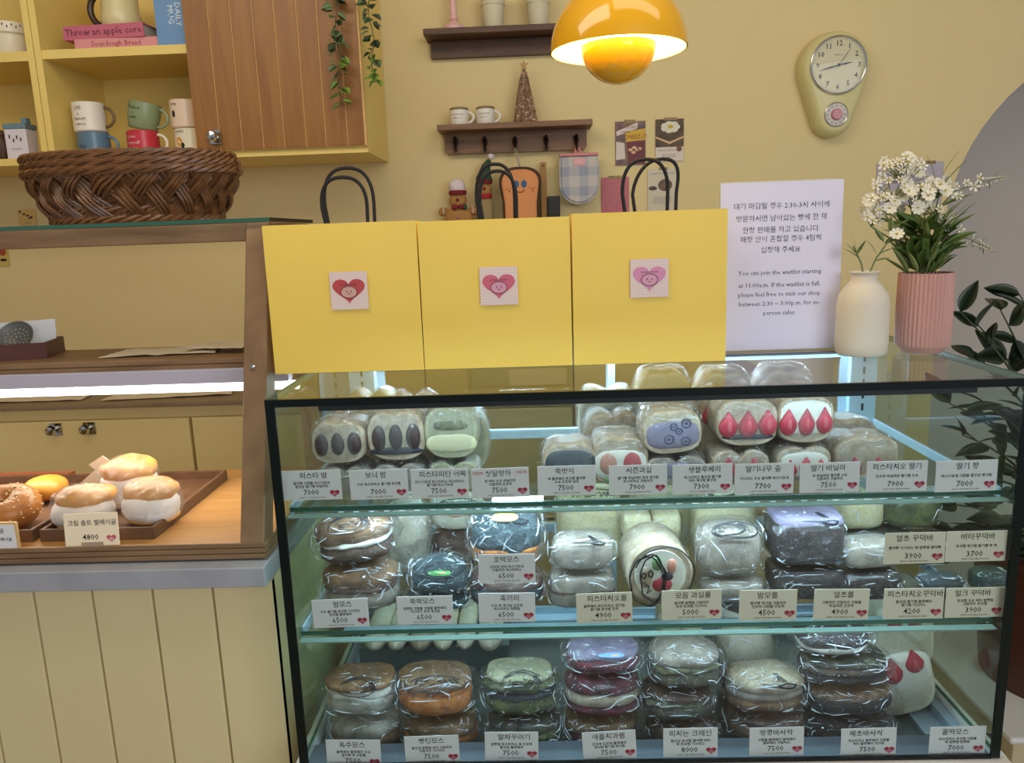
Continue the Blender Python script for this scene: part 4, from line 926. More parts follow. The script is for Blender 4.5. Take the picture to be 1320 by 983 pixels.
def sando(lab,px,zbot,Y,wpx,ztop,br='wheat',fill=(),d=.07,notch=.08,rz=0,grp=None,tilt=0,fm=FILM,py=590):
    a=P(px-wpx/2,py,Y); b=P(px+wpx/2,py,Y); w=(b.x-a.x)*.97; h=ztop-zbot-.0015; CNT[0]+=1; sd=CNT[0]
    t=thing('fruit_sandwich',lab,'sandwich',((a.x+b.x)/2,Y,zbot+.0008),rot=(0,tilt,rz),group=grp)
    sec=rsec(w*.96,h*.95,2.9,notch)
    nb=bmesh.new(); rings=[]
    for yy,k in ((.000,.93),(.003,.985),(.010,1.0),(d*.5,1.0),(d-.012,.99),(d-.003,.94)):
        ring=[]
        for x,z in sec:
            zz=(z-h*.475)*k+h*.475; v=Vector((x*k,yy,zz)); 
            nn=noise.noise(Vector((v.x*30+sd,v.y*30,v.z*30)))*.0022; v.x+=nn; v.z+=nn*.5; v.z=max(0,v.z); ring.append(nb.verts.new(v))
        rings.append(ring)
    n=len(sec)
    for r1_,r2_ in zip(rings,rings[1:]):
        for i in range(n): nb.faces.new((r1_[i],r1_[(i+1)%n],r2_[(i+1)%n],r2_[i]))
    for ring,y_ in ((rings[0],-.001),(rings[-1],d)):
        c=nb.verts.new((0,y_,h*.475))
        for i in range(n): nb.faces.new((c,ring[(i+1)%n],ring[i]) if y_<0.01 else (c,ring[i],ring[(i+1)%n]))
    obj('bread', nb, BR[br], t, True)
    for f in fill:
        kind,x,z,rx,rz_,m_=f[:6]
        if kind=='o': obj('fruit', sell(w*rx*2,h*rz_*2,.014,2.0,2.0,18,10,amp=.0008,fs=80,seed=sd,c=(w*x,0,h*z)), FL[m_], t, True)
        elif kind=='s':
            bm=sell(w*rx*2,h*rz_*2,.016,2,2,18,12,c=(0,0,0))
            for v in bm.verts:
                k=1-.72*max(0,v.co.z/(h*rz_)); v.co.x*=k; v.co.z*=1.12 if v.co.z>0 else .95
            for v in bm.verts: v.co+=Vector((w*x,-.001,h*z))
            obj('strawberry', bm, FL[m_], t, True)
            obj('strawberry_core', sell(w*rx*.5,h*rz_*.9,.004,2,2,10,8,c=(w*x,-.0085,h*(z-.01))), mat('strawberry_heart','c05a5e',.5), t, True)
        elif kind=='b': obj('filling', sell(w*rx*2,h*rz_*2,.012,3.2,2.6,28,10,amp=.001,fs=60,seed=sd,c=(w*x,.0025,h*z)), FL[m_], t, True)
        elif kind=='r':
            bm=tube([(w*x+w*rx*math.cos(q_),-.0025,h*z+h*rz_*math.sin(q_)) for q_ in [2*PI*k/16 for k in range(16)]],.0016,6,closed=True); sell(w*rx*.9,h*rz_*.9,.006,2,2,10,8,bm=bm,c=(w*x,-.0015,h*z)); obj('berry_slice', bm, FL[m_], t, True)
    bm=sell(w*1.03,h*1.0,d+.016,3.4,3.2,44,22,c=(0,d/2,h*.495))
    for v in bm.verts:
        k=(.45-abs(noise.noise(Vector((v.co.x*55+sd,v.co.y*40,v.co.z*55))))*2)*.0022; v.co+=Vector((v.co.x,0 if v.co.y<d*.2 else v.co.y-d/2,v.co.z-h/2)).normalized()*k
        if notch and v.co.z>h*.5: v.co.z-=notch*h*.8*math.exp(-(v.co.x/(w*.13))**2)
        v.co.z=max(.0001,min(v.co.z,h*1.02))
    obj('wrapper', bm, fm, t, True); fold_glints(t,w*1.03,h*.99,d+.018,h*.495,60,sd,3.3,d/2,.16,8,75,.55)
    return t
def fold_glints(t,w,h,d,zc,n,seed,ex=3.0,dy=0,L=.5,e0=-35,e1=80,wk=1):
    # film creases as thin ridges, coloured white in place of light glints
    rn=random.Random(seed*17+3); bm=bmesh.new(); sg=lambda x,p: math.copysign(abs(x)**p,x)
    for k in range(n):
        az=math.radians(rn.uniform(-185,5)); el=math.radians(rn.uniform(e0,e1)); da=rn.uniform(-1,1)*L; de=rn.uniform(-1,1)*L*.8; cv=rn.uniform(-.35,.35); m=rn.choice((3,4,6)); pts=[]
        for i in range(m):
            u=i/(m-1); A=az+da*u+cv*de*math.sin(PI*u)+rn.uniform(-.03,.03); E_=max(-.75,min(1.45,el+de*u+cv*da*math.sin(PI*u)))
            o_=1.012+rn.uniform(0,.012)
            pts.append((w/2*o_*sg(math.cos(E_),2/ex)*sg(math.cos(A),2/ex), dy+d/2*o_*sg(math.cos(E_),2/ex)*sg(math.sin(A),2/ex), zc+h/2*min(o_,1.0)*sg(math.sin(E_),2/ex)))
        w_=rn.uniform(.0003,.0011)*wk; tube(pts,lambda s:w_*(.25+.75*math.sin(PI*s)),4,bm=bm)
    obj('film_fold_glints', bm, FOLD_GLINT, t, True, kind='stuff')
def doodle(t,w,h,d,cz,kind,col=MARK,off=1.075,az=-84,el=44,s=1.0,n=(2.6,2.6)):
    # hand drawn marks that lie on the bag surface
    def sp(u,v):
        A=math.radians(az+u*38*s); E_=math.radians(el+v*34*s)
        def sg(x,p): return math.copysign(abs(x)**p,x)
        return Vector((w/2*off*sg(math.cos(E_),2/n[0])*sg(math.cos(A),2/n[1]), d/2*off*sg(math.cos(E_),2/n[0])*sg(math.sin(A),2/n[1]), cz+h/2*off*sg(math.sin(E_),2/n[0])))
    def circ(cx,cy,rx,ry,wob=0,k0=0,k1=1,N=24): return [(cx+rx*(1+wob*math.sin(5*2*PI*i/N+1))*math.cos(2*PI*(k0+(k1-k0)*i/N)),cy+ry*(1+wob*math.cos(4*2*PI*i/N))*math.sin(2*PI*(k0+(k1-k0)*i/N))) for i in range(N+1)]
    L_=[]
    if kind=='face':
        L_=[circ(-.1,0,.62,.75,.08),circ(.0,.05,.8,.9,.05,.05,.45),[(-.42,.15),(-.36,.1),(-.42,.0)],[(-.1,.25),(-.05,.12),(.02,.2)],circ(-.2,-.1,.09,.12,0,0,.8,10),circ(.12,-.05,.1,.12,.1,0,.9,10)]+[[(.38+.1*k,.45),(.30+.1*k,.0),(.34+.1*k,-.3)] for k in range(3)]+[[(-.3,-.4),(-.1,-.5),(.1,-.42)]]
    if kind=='swirl':
        L_=[circ(0,0,.9,.85,.04),circ(.05,0,.84,.78,.05),circ(-.35,-.05,.42,.6,.08),circ(-.32,-.05,.36,.55,.12)]+[[(-.1+.12*k,.6),(.02+.12*k,.2),(-.02+.12*k,-.35)] for k in range(3)]+[[(-.5,.1),(-.44,.0)],[(-.3,.15),(-.25,.03)],[(-.5,-.2),(-.4,-.3),(-.3,-.22)]]
    if kind=='lines':
        L_=[[(.1+.12*k,.9),(.08+.12*k,.3),(.1+.12*k,.1)] for k in range(3)]+[circ(.3,-.3,.35,.22,.15),circ(.3,-.3,.3,.17,.2),[(-.3,-.1),(.0,-.2),(.2,-.15)]]
    if kind=='script':
        rn=random.Random(int(w*1e5))
        for k in range(7): 
            x=-.8+k*.24; L_.append([(x,.2),(x+.1,.35),(x+.12,-.1),(x+.2,.05)])
        L_.append(circ(0,.1,1,.6,.05,.0,.5))
    bm=bmesh.new()
    for l in L_: tube([sp(u,v) for u,v in l],.00085,4,bm=bm)
    obj('drawing', bm, col, t)
    return sp
def bun(lab,px,Y,wpx,z0,z1,layers,d=.085,rz=0,tilt=0,rot=None,draw=None,sticker=None,py=880,cat='sandwich',nm='bagged_sandwich',bagk=1.0,dcol=MARK,amp=.0035,daz=-84,top=None,pitch=0):
    a=P(px-wpx/2,py,Y); b=P(px+wpx/2,py,Y); w=(b.x-a.x)*.99; h=z1-z0-.002; CNT[0]+=1; sd=CNT[0]
    t=thing(nm,lab,cat,((a.x+b.x)/2,Y+d/2,z0+.001),rot=(pitch,tilt,rz))
    tot=sum(l[1] for l in layers); z=.03*h; hh=h*.94
    for i,(m_,fr_,k) in enumerate(layers):
        lh=hh*fr_/tot; ov=1.45 if m_ in BR else 1.3
        if m_ in BR: nm2='top_bun' if i==len(layers)-1 and i else ('bottom_bun' if i==0 and len(layers)>1 else 'bread')
        else: nm2='filling'
        lhh=min(lh*ov,h*.97); zc=min(max(z+lh/2,lhh/2+.0005),h*.975-lhh/2)
        obj(nm2, sell(w*.93*k,lhh,d*.92*k,2.5,2.5,34,14,amp=.0042 if m_ in BR else .0062,fs=30 if m_ in BR else 55,seed=sd+i,c=(0,0,zc)), BR.get(m_) or FL[m_], t, True)
        z+=lh
    # clear bag with gathered corners
    bm=sell(w*1.0,h*.99,d*1.04,3.0,3.0,64,32,c=(0,0,0))
    for v in bm.verts:
        q_=v.co*48+Vector((sd*2.1,sd,0)); k=(.42-abs(noise.noise(q_))*2.0)+.65*(.4-abs(noise.noise(q_*2.4))*2)
        u=abs(v.co.x)/(w*.50); dd=v.co.normalized()
        v.co+=dd*k*amp*bagk*1.25
        if u>.80: v.co.x*=1+.085*bagk*(u-.80)/.20*(1.2+1.3*noise.noise(Vector((v.co.y*60,v.co.z*60,sd))))
        v.co.z=max(-h*.499,min(h*.505,v.co.z)); v.co.z+=h*.5
    obj('bag', bm, BAGF, t, True); fold_glints(t,w*1.03,h,d*1.06,h*.5,34,sd)
    sp=None
    if draw: sp=doodle(t,w*1.03,h*.99,d*1.04,h*.5,draw,col=dcol,off=1.03,az=daz,n=(3.0,3.0))
    if sticker:
        col,sx,sz=sticker; bm=bmesh.new()
        def sp2(u,v,off=1.035):
            A=math.radians(-88+u*38); E_=math.radians(30+v*30)
            sg=lambda x,p: math.copysign(abs(x)**p,x)
            return Vector((w*.515*off*sg(math.cos(E_),2/3)*sg(math.cos(A),2/3), d*.52*off*sg(math.cos(E_),2/3)*sg(math.sin(A),2/3), h*.5+h*.495*off*sg(math.sin(E_),2/3)))
        c_=bm.verts.new(sp2(sx,sz,1.045)); rg=[bm.verts.new(sp2(sx+.36*math.cos(2*PI*i/20),sz+.34*math.sin(2*PI*i/20),1.045)) for i in range(20)]
        for i in range(20): bm.faces.new((c_,rg[i],rg[(i+1)%20]))
        obj('sticker', bm, mat('sticker_'+col[0],col[1],.5), t)
        bm=bmesh.new(); c_=bm.verts.new(sp2(sx,sz,1.052)); rg=[bm.verts.new(sp2(sx+.15*math.cos(2*PI*i/14),sz+.14*math.sin(2*PI*i/14),1.052)) for i in range(14)]
        for i in range(14): bm.faces.new((c_,rg[i],rg[(i+1)%14]))
        obj('sticker_mark', bm, mat('sticker_mark','b79a6a',.5), t)
    return t
def block(lab,px,Y,wpx,z0,z1,m_,d=.07,rz=0,draw=None,py=700,top=None,nm='roll_cake',cat='cake',split=False,n=5,tilt=0,stripe=None,bagk=1):
    a=P(px-wpx/2,py,Y); b=P(px+wpx/2,py,Y); w=(b.x-a.x)*.94; h=z1-z0-.002; CNT[0]+=1; sd=CNT[0]
    t=thing(nm,lab,cat,((a.x+b.x)/2,Y+d/2,z0+.001),rot=(0,tilt,rz))
    M_=BR.get(m_) or FL[m_]
    if split:
        for s in (-1,1): obj('cake_half', sell(w*.47,h*.93,d*.93,n,n,26,12,amp=.0012,fs=40,seed=sd+s,c=(s*w*.238,0,h*.49)), M_, t, True)
    else: obj('cake', sell(w*.94,h*.93,d*.93,n,n,32,14,amp=.0012,fs=40,seed=sd,c=(0,0,h*.49)), M_, t, True)
    if stripe: obj('filling', sell(w*.955,h*.24,d*.945,n,n,30,8,amp=.001,fs=40,seed=sd,c=(0,0,h*.5)), FL[stripe], t, True)
    if top: obj('topping', sell(w*.9,h*.2,d*.9,n,n,30,8,amp=.0015,fs=60,seed=sd,c=(0,0,h*.88)), BR.get(top) or FL[top], t, True)
    bm=sell(w*1.02,h*.99,d*1.03,4,4,50,24)
    for v in bm.verts:
        q_=v.co*45+Vector((sd*2.1,sd,0)); k=(.4-abs(noise.noise(q_))*2.0)+.4*(.4-abs(noise.noise(q_*2.3))*2)
        v.co+=v.co.normalized()*k*.0026*bagk; v.co.z=max(-h*.499,min(h*.505,v.co.z))+h*.5
    obj('wrapper', bm, BAGF, t, True); fold_glints(t,w*1.04,h,d*1.05,h*.5,22,sd,4)
    if draw: doodle(t,w*1.02,h*.99,d*1.03,h*.5,draw,off=1.03,az=-84,el=50,n=(4,4))
    return t
# ---- top shelf
LO=1.090
s3=lambda m_,z=.45: [('s',-.30,z-.02,.155,.26,m_),('s',.0,z-.02,.155,.27,m_),('s',.30,z,.15,.26,m_)]
o3=lambda m_: [('o',-.28,.44,.115,.25,m_),('o',.0,.45,.115,.25,m_),('o',.29,.46,.12,.25,m_)]
Y1_=1.10
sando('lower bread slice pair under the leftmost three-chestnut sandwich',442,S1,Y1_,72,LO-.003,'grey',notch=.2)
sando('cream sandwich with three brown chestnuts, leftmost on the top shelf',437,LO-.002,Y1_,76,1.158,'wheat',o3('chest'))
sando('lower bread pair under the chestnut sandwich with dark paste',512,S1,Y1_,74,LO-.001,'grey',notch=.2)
sando('cream sandwich with three chestnuts over dark paste, second from left on the top shelf',512,LO,Y1_,80,1.172,'wheat',[('b',0,.20,.44,.07,'dark')]+o3('chest'))
sando('lower green tinged bread pair under the green pistachio sandwich',583,S1,Y1_,72,LO,'green',notch=.2)
sando('green pistachio sandwich with chopped nuts above a cream layer on the top shelf',583,LO+.001,Y1_,74,1.176,'green',[('b',0,.30,.46,.17,'yel'),('b',.0,.62,.33,.09,'nut')],notch=.03)
sando('green tinged sandwich behind the green pistachio sandwich',597,S1,1.19,70,1.145,'green')
sando('pale twin-lobed sandwich behind the leftmost chestnut sandwich',458,S1,1.20,78,1.155,'wheat',notch=.14)
sando('yellowish twin-lobed sandwich at the rear left of the top shelf',478,S1,1.295,74,1.165,'gold',notch=.14)
sando('twin-lobed sandwich with dark filling behind the dark paste sandwich',533,S1,1.20,74,1.175,'wheat',[('b',0,.6,.42,.10,'dark')],notch=.14)
sando('mugwort sandwich with a thick dark blue grey filling, standing alone on the top shelf',735,S1,Y1_+.005,76,1.114,'wheat',[('b',0,.46,.47,.36,'navy')],notch=.05)
sando('mixed fruit sandwich with peach and red fruit, front of its row',800,S1,1.105,80,1.122,'wheat',[('b',0,.42,.45,.30,'cream'),('o',-.2,.45,.16,.22,'peach'),('o',.18,.45,.17,.22,'straw'),('o',-.1,.14,.18,.08,'kiwi')],notch=.06)
sando('white wrapped fruit sandwich second in the mixed fruit row',792,S1,1.195,80,1.138,'wheat',[('b',0,.55,.4,.2,'cream')],notch=.12)
sando('white wrapped fruit sandwich with an orange glimpse, last in the mixed fruit row',785,S1,1.285,80,1.158,'pale',[('o',-.3,.8,.12,.06,'yel')],notch=.12)
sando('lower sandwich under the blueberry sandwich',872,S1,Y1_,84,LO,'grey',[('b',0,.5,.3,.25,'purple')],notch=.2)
sando('blueberry sandwich with lilac cream and ring shaped berries on the top shelf',868,LO+.001,Y1_-.004,84,1.162,'wheat',[('b',0,.42,.44,.30,'purple'),('r',.22,.66,.07,.09,'blue'),('r',.02,.60,.05,.07,'blue'),('r',-.06,.34,.07,.09,'blue'),('r',.20,.28,.07,.08,'blue'),('r',.1,.5,.05,.06,'blue')],notch=.03,tilt=-.05,fm=BAGF)
sando('twin-lobed sandwich with dark filling right behind the blueberry sandwich',865,S1,1.19,84,1.168,'wheat',[('b',0,.72,.4,.07,'dark')],notch=.2)
sando('yellow topped sandwich highest behind the blueberry sandwich',857,S1,1.28,78,1.190,'gold',notch=.03)
sando('lower sandwich with strawberry tips under the granola strawberry sandwich',955,S1,Y1_,80,1.098,'wheat',[('s',-.2,.45,.12,.3,'straw'),('s',.22,.4,.12,.3,'straw')],notch=.22)
sando('strawberry sandwich with three berries over a dark crumb line on the top shelf',963,1.0985,Y1_,86,1.174,'wheat',[('b',0,.20,.42,.05,'dark')]+s3('straw',.46),notch=.03)
sando('lower strawberry and cream sandwich under the white cream strawberry sandwich',1037,S1,Y1_,76,1.100,'wheat',[('b',0,.5,.44,.32,'cream'),('s',-.25,.38,.13,.24,'straw'),('s',.02,.45,.13,.24,'straw'),('s',.28,.38,.13,.24,'straw')],notch=.12)
sando('white cream sandwich with three bright strawberries on the top shelf',1037,1.1005,Y1_,78,1.178,'wheat',[('b',0,.52,.45,.34,'cream')]+s3('straw',.44),notch=.03)
sando('sandwich behind the granola strawberry sandwich',940,S1,1.185,84,1.178,'wheat',[('s',-.36,.62,.09,.1,'straw')],notch=.12)
sando('rear whitish wrapped sandwich behind the strawberry sandwiches, left one',935,S1,1.275,76,1.188,'pale',notch=.04)
sando('sandwich with one strawberry showing behind the white cream strawberry sandwich',1020,S1,1.185,84,1.182,'wheat',[('b',0,.62,.4,.15,'cream'),('s',-.25,.66,.12,.13,'straw')],notch=.12)
sando('rear whitish wrapped sandwich behind the strawberry sandwiches, right one',1012,S1,1.275,78,1.190,'pale',notch=.04)
sando('low wide twin-lobed sandwich with strawberry tips, rightmost on the top shelf',1118,S1,1.115,92,1.108,'wheat',[('s',-.18,.26,.10,.22,'straw'),('s',.16,.26,.10,.22,'straw'),('s',.40,.2,.07,.15,'straw')],notch=.06)
sando('low sandwich behind the rightmost strawberry sandwich',1092,S1,1.205,84,1.112,'wheat',notch=.04)
# ---- middle shelf
Z2=S2
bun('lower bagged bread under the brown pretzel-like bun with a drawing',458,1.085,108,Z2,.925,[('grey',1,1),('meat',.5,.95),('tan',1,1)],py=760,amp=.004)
bun('big brown bagged bun with a black face drawing, left on the middle shelf',452,1.085,110,.926,1.006,[('brown',1,1),('cream',.5,.97),('tan',1.4,1)],py=690,draw='face',tilt=-.10,amp=.004)
bun('crinkled pale green white bag behind the brown drawn bun',520,1.20,62,Z2,.985,[('white',1,1),('pale',1,1)],py=690,amp=.007)
bun('another pale bag behind, between the drawn brown bun and the yellow sticker bun',505,1.30,60,Z2,1.01,[('green',1,1),('pale',1,1)],py=690,amp=.007)
bun('dark bagged bun at the bottom under the green sticker bun',560,1.085,90,Z2,.872,[('teal',1,1)],py=770)
bun('blue green mugwort bun with a round green sticker on the middle shelf',562,1.085,84,.873,.926,[('teal',1.2,1),('teal',1,.9)],py=740,sticker=(('green','4f9a4a'),.1,.1),draw='face',bagk=.8)
bun('dark box-like bread under the pale yellow sticker bun',590,1.24,84,Z2,.915,[('meat',1,1)],py=720)
bun('pale bun with a yellow sticker and script, behind the green sticker bun',588,1.24,82,.916,.975,[('pale',1,1),('peach',.3,.9),('pale',1,.95)],py=680,sticker=(('yellow','c9cf62'),.05,.2),draw='script',bagk=.7)
bun('lower bagged bread under the large dark teal bun',652,1.09,104,Z2,.905,[('teal',1,1),('meat',1,1)],py=770)
bun('large dark teal bun with orange filling and a yellow sticker',652,1.09,100,.906,1.012,[('tan',.8,1),('orange',.5,.98),('teal',2,1)],py=700,sticker=(('amber','d2b23c'),-.05,.45),draw='lines',amp=.004)
block('cream yellow roll cake at the back, left of the centre of the middle shelf',762,1.24,98,Z2,.985,'gold',py=680,draw='script',d=.09)
block('lower grey roll with a reddish centre in the clear bag',752,1.09,96,Z2,.905,'grey',py=750,stripe='meat',draw=None)
block('round grey bread slab bagged on top, with a white marker drawing',752,1.09,92,.906,.962,'grey',py=710,draw='lines',n=3.2)
block('pair of yellow sponge blocks behind the drawn fruit roll',842,1.20,86,.905,.960,'gold',py=690,split=True)
block('yellow blocks hidden underneath the sponge pair',846,1.20,86,Z2,.904,'gold',py=690)
block('yellow cake with a dark lilac top at the back under the shelf',856,1.30,92,Z2,1.015,'gold',py=660,top='purple')
block('tall cream coloured roll with a black ring drawing, back right of centre',940,1.22,96,Z2,1.003,'gold',py=660,draw='swirl',n=3.4)
block('bread roll with a scribbled face drawing, right of the fruit roll',945,1.10,96,.885,.975,'grey',py=720,draw='swirl',n=3)
block('grey bread base under the scribbled roll',948,1.10,94,Z2,.884,'grey',py=780,n=3.2)
block('dark chocolate loaf in a shiny bag with a white drawing',1048,1.10,106,.90,.985,'choc',py=710,draw='lines',d=.09,top='purple')
block('dark chocolate loaf underneath in the shiny bag',1048,1.10,104,Z2,.899,'choc',py=770,d=.09)
# cut fruit roll facing forward
def fruit_roll():
    Yc=1.075; a=P(806,735,Yc); b=P(896,735,Yc); r=(b.x-a.x)/2; c=P(850,740,Yc)
    t=thing('fruit_roll','round fruit roll cake showing its cut face with a black face drawing','cake',((a.x+b.x)/2,Yc,max(c.z,Z2+r*1.02)),rot=(0,0,.05))
    def cyl(rr,y0,y1): 
        nb=lathe([(rr*.93,0),(rr,.004),(rr,y1-y0-.004),(rr*.95,y1-y0)],40); bmesh.ops.transform(nb,matrix=T(0,y0,0)@Matrix.Rotation(-PI/2,4,'X'),verts=nb.verts[:]); return nb
    obj('sponge', cyl(r*.96,0,.09), BR['wheat'], t, True)
    obj('cream', prism(ell(0,0,r*.74,r*.74,30),-.002,.004), FL['cream'], t, True)
    for x,z,rx,rz_,m_ in ((-.1,.35,.16,.22,'kiwi'),(.33,.25,.14,.24,'peach'),(.05,-.30,.30,.22,'straw'),(-.42,-.05,.20,.34,'wheatf'),(.2,-.05,.18,.14,'dark')):
        obj('fruit', sell(r*rx*2,r*rz_*2,.010,2.2,2.2,16,10,c=(r*x,-.001,r*z)), FL.get(m_) or BR['wheat'], t, True)
    bm=sell(r*2.03,r*2.03,.10,2.1,4,48,24,c=(0,.045,0))
    for v in bm.verts:
        k=(.4-abs(noise.noise(v.co*45))*2)*.003; v.co+=Vector((v.co.x,0,v.co.z)).normalized()*k
        v.co.z=max(-r*1.015,v.co.z)
    obj('wrapper', bm, BAGF, t, True)
    bm=bmesh.new()
    def c_(cx,cz,rx,rz_,wb=.03,k0=0,k1=1): tube([(r*(cx+rx*(1+wb*math.sin(7*q_))*math.cos(q_)),-.0085,r*(cz+rz_*(1+wb*math.cos(5*q_))*math.sin(q_))) for q_ in [2*PI*(k0+(k1-k0)*i/30) for i in range(31)]],.0011,4,bm=bm)
    c_(.1,.05,.86,.84,.02,-.1,.45); c_(-.42,-.12,.48,.74); c_(-.38,-.1,.52,.78,.05); c_(-.25,-.05,.34,.7,.06); c_(-.5,.05,.06,.08); c_(-.3,.1,.06,.1); 
    tube([(r*x,-.0085,r*z) for x,z in ((-.5,-.15),(-.35,-.3),(-.42,-.5),(-.28,-.38))],.0011,4,bm=bm)
    obj('drawing', bm, MARK, t); return t
fruit_roll()
def bar(lab,px,py,Yc,Lpx,hh,dd,m_,z0,rz,tilt=0,mark=False):
    a=P(px-Lpx/2,py,Yc); b=P(px+Lpx/2,py,Yc); L_=(b.x-a.x); CNT[0]+=1; sd=CNT[0]
    t=thing('rice_cake_bar',lab,'pastry',((a.x+b.x)/2,Yc,z0+.001),rot=(0,tilt,rz))
    obj('bar', sell(L_*.95,hh*.92,dd*.92,4,4,30,14,amp=.0012,fs=40,seed=sd,c=(0,0,hh*.48)), BR.get(m_) or FL[m_], t, True)
    bm=sell(L_*1.03,hh,dd,3.6,3.6,46,20)
    for v in bm.verts:
        k=(.4-abs(noise.noise(v.co*50+Vector((sd,0,0))))*2); v.co+=v.co.normalized()*k*.002; v.co.z=max(-hh*.499,v.co.z)+hh*.5
        u=abs(v.co.x)/(L_*.515)
        if u>.9: v.co.x*=1.05
    obj('wrapper', bm, BAGF, t, True); fold_glints(t,L_*1.04,hh,dd*1.02,hh*.5,16,sd,3.6)
    if mark: obj('white_print', tube([(.012*math.cos(q_),.004+.008*math.sin(q_),hh*1.01) for q_ in [2*PI*i/20 for i in range(20)]],.0008,4,closed=True), CERW, t)
    return t
bar('grey loaf base under the yellow and dark green bars',1120,700,1.27,110,.06,.09,'olive',Z2,0)
bar('pale yellow bar with a round white print on the middle shelf',1098,665,1.27,64,.062,.10,'gold',.9065,.10,mark=True)
bar('thick dark olive green bar right of the pale yellow bar on the middle shelf',1166,665,1.27,72,.066,.10,'moss',.9065,-.15)
bar('olive brown support bar below the dark green bar, behind the 3900 card',1190,720,1.25,60,.05,.08,'olive',Z2,0)
bar('whitish grey bar beside the chocolate loaf, behind the 3900 card',1118,705,1.13,74,.045,.06,'grey',.896,.15)
bar('dark grey bar under the whitish grey bar',1118,745,1.13,80,.048,.07,'choc',Z2,0)
bar('glossy dark green bar lying near the right of the middle shelf',1213,745,1.12,56,.036,.045,'teal',Z2,.03)
bar('brown olive bar in the middle of the right half of the middle shelf',1162,765,1.12,40,.034,.05,'olive',Z2,0)
bar('dark bar in the right corner of the middle shelf',1276,745,1.13,46,.038,.05,'teal',Z2,0)
# ---- bottom level
Z3=S3+.0005
for i,(px,wd) in enumerate(((480,32),(508,30),(540,32),(569,30),(598,26),(630,34))):
    Yv=1.27; a=P(px,830,Yv); r=(P(px+wd/2,830,Yv).x-P(px-wd/2,830,Yv).x)/2
    lab=['white bagged baguette roll at the back of the bottom level, leftmost of six','second white baguette roll from the left at the back','third baguette roll from the left at the back, browner tip','fourth baguette roll from the left at the back, square tip','fifth baguette roll from the left at the back, slimmest','wide rightmost baguette roll at the back of the bottom level'][i]
    zc=P(px,842,Yv).z+.012
    t=thing('baguette_roll',lab,'bread',(a.x,Yv,max(zc,Z3+r)),rot=(-.0,0,0),group='baguette rolls at the back')
    pr=[(.001,0),(r*.4,.006),(r*.8,.020),(r*.95,.04),(r*.97,.12),(r*.7,.175),(.001,.185)]
    nb=lathe(pr,18,cap=False)
    for v in nb.verts: v.co.x*=1+.1*noise.noise(v.co*40)
    bmesh.ops.transform(nb,matrix=Matrix.Rotation(-PI/2,4,'X'),verts=nb.verts[:]); obj('bread', nb, BR['pale' if i!=2 else 'wheat'], t, True)
    nb=lathe([(.001,-.016),(r*.25,-.008),(r*.9,.012),(r*1.04,.04),(r*1.06,.12),(r*.8,.18),(.001,.19)],26,cap=False)
    for v in nb.verts:
        k=(.4-abs(noise.noise(v.co*60+Vector((i*3,0,0))))*2)*.002; v.co.x+=k; v.co.y+=k
    bmesh.ops.transform(nb,matrix=Matrix.Rotation(-PI/2,4,'X'),verts=nb.verts[:]); obj('bag', nb, BAGF, t, True)
obj_box=thing('bread_riser','brown cardboard riser box under the baguette rolls at the back','box',((P(560,860,1.3).x),1.37,Z3))
zr=max(P(560,842,1.27).z-.006,Z3+.02)-Z3
obj('box', B(-.14,.14,-.065,.085,0,max(.02,zr),bev=.002), DK, obj_box)
stk=[
 ('white drawn sandwich',457,100,[('lower bagged white bread under the white drawn sandwich',.658,[('tan',1,1),('white',1,1)],None),('white bread sandwich with a black face drawing, leftmost on the bottom level',.728,[('white',1.3,1),('cream',.7,.97),('tan',.5,1)],'face')]),
 ('orange',557,108,[('lower bagged orange bread under the orange bun',.658,[('orange',1,1),('tan',1,1)],None),('bright orange bagged bun with black scribbles on the bottom level',.732,[('orange',1.5,1),('orange',.5,.94),('tan',.9,1)],'script')]),
 ('green',670,106,[('lower green bagged bread under the moss green sandwich',.658,[('moss',1,1),('olive',1,1)],None),('moss green sandwich with black filling and a white drawing on the bottom level',.734,[('moss',1,1),('dark',.7,.98),('moss',.7,1),('green',.5,.9)],'face')]),
 ('berry',780,106,[('lowest berry red bagged bread in the berry stack',.655,[('berry',1,1),('tan',1,1)],None),('middle berry sandwich with a pale filling and a red layer',.728,[('berry',.6,1),('wheat',.9,1),('berry',1,1)],None),('top berry bun with a small blue sticker and a purple crust',.775,[('berry',1,1),('purple',.8,.96)],None)]),
 ('olive',884,100,[('lowest dark bagged sandwich in the walnut brown stack',.645,[('brown',1,1)],None),('middle olive brown bagged sandwich with shredded filling',.700,[('olive',1,1),('nut',.6,.98),('brown',.7,1)],None),('top brown bagged sandwich with yellowish shredded filling',.770,[('olive',1,1),('nut',.7,.98),('grey',1,1)],None)]),
 ('tan',995,110,[('lower tan bread under the peanut sandwich',.655,[('tan',1,1),('meat',.7,1)],None),('tan peanut sandwich with a small black drawing',.722,[('tan',1,1),('grey',.8,1),('wheat',1,1)],'lines')]),
 ('chocolate',1098,124,[('lowest dark brown sandwich in the tall chocolate stack',.648,[('brown',1,1),('choc',1,1)],None),('third sandwich down in the tall chocolate stack, orange tan crust',.702,[('choc',1,1),('tan',.8,.98)],None),('second sandwich in the tall chocolate stack, speckled dark bread',.752,[('choc',.8,1),('brown',.8,1),('olive',.8,.96)],None),('top dark purple chocolate bun of the tall stack',.800,[('white',.7,.96),('choc',1.2,1)],None)])]
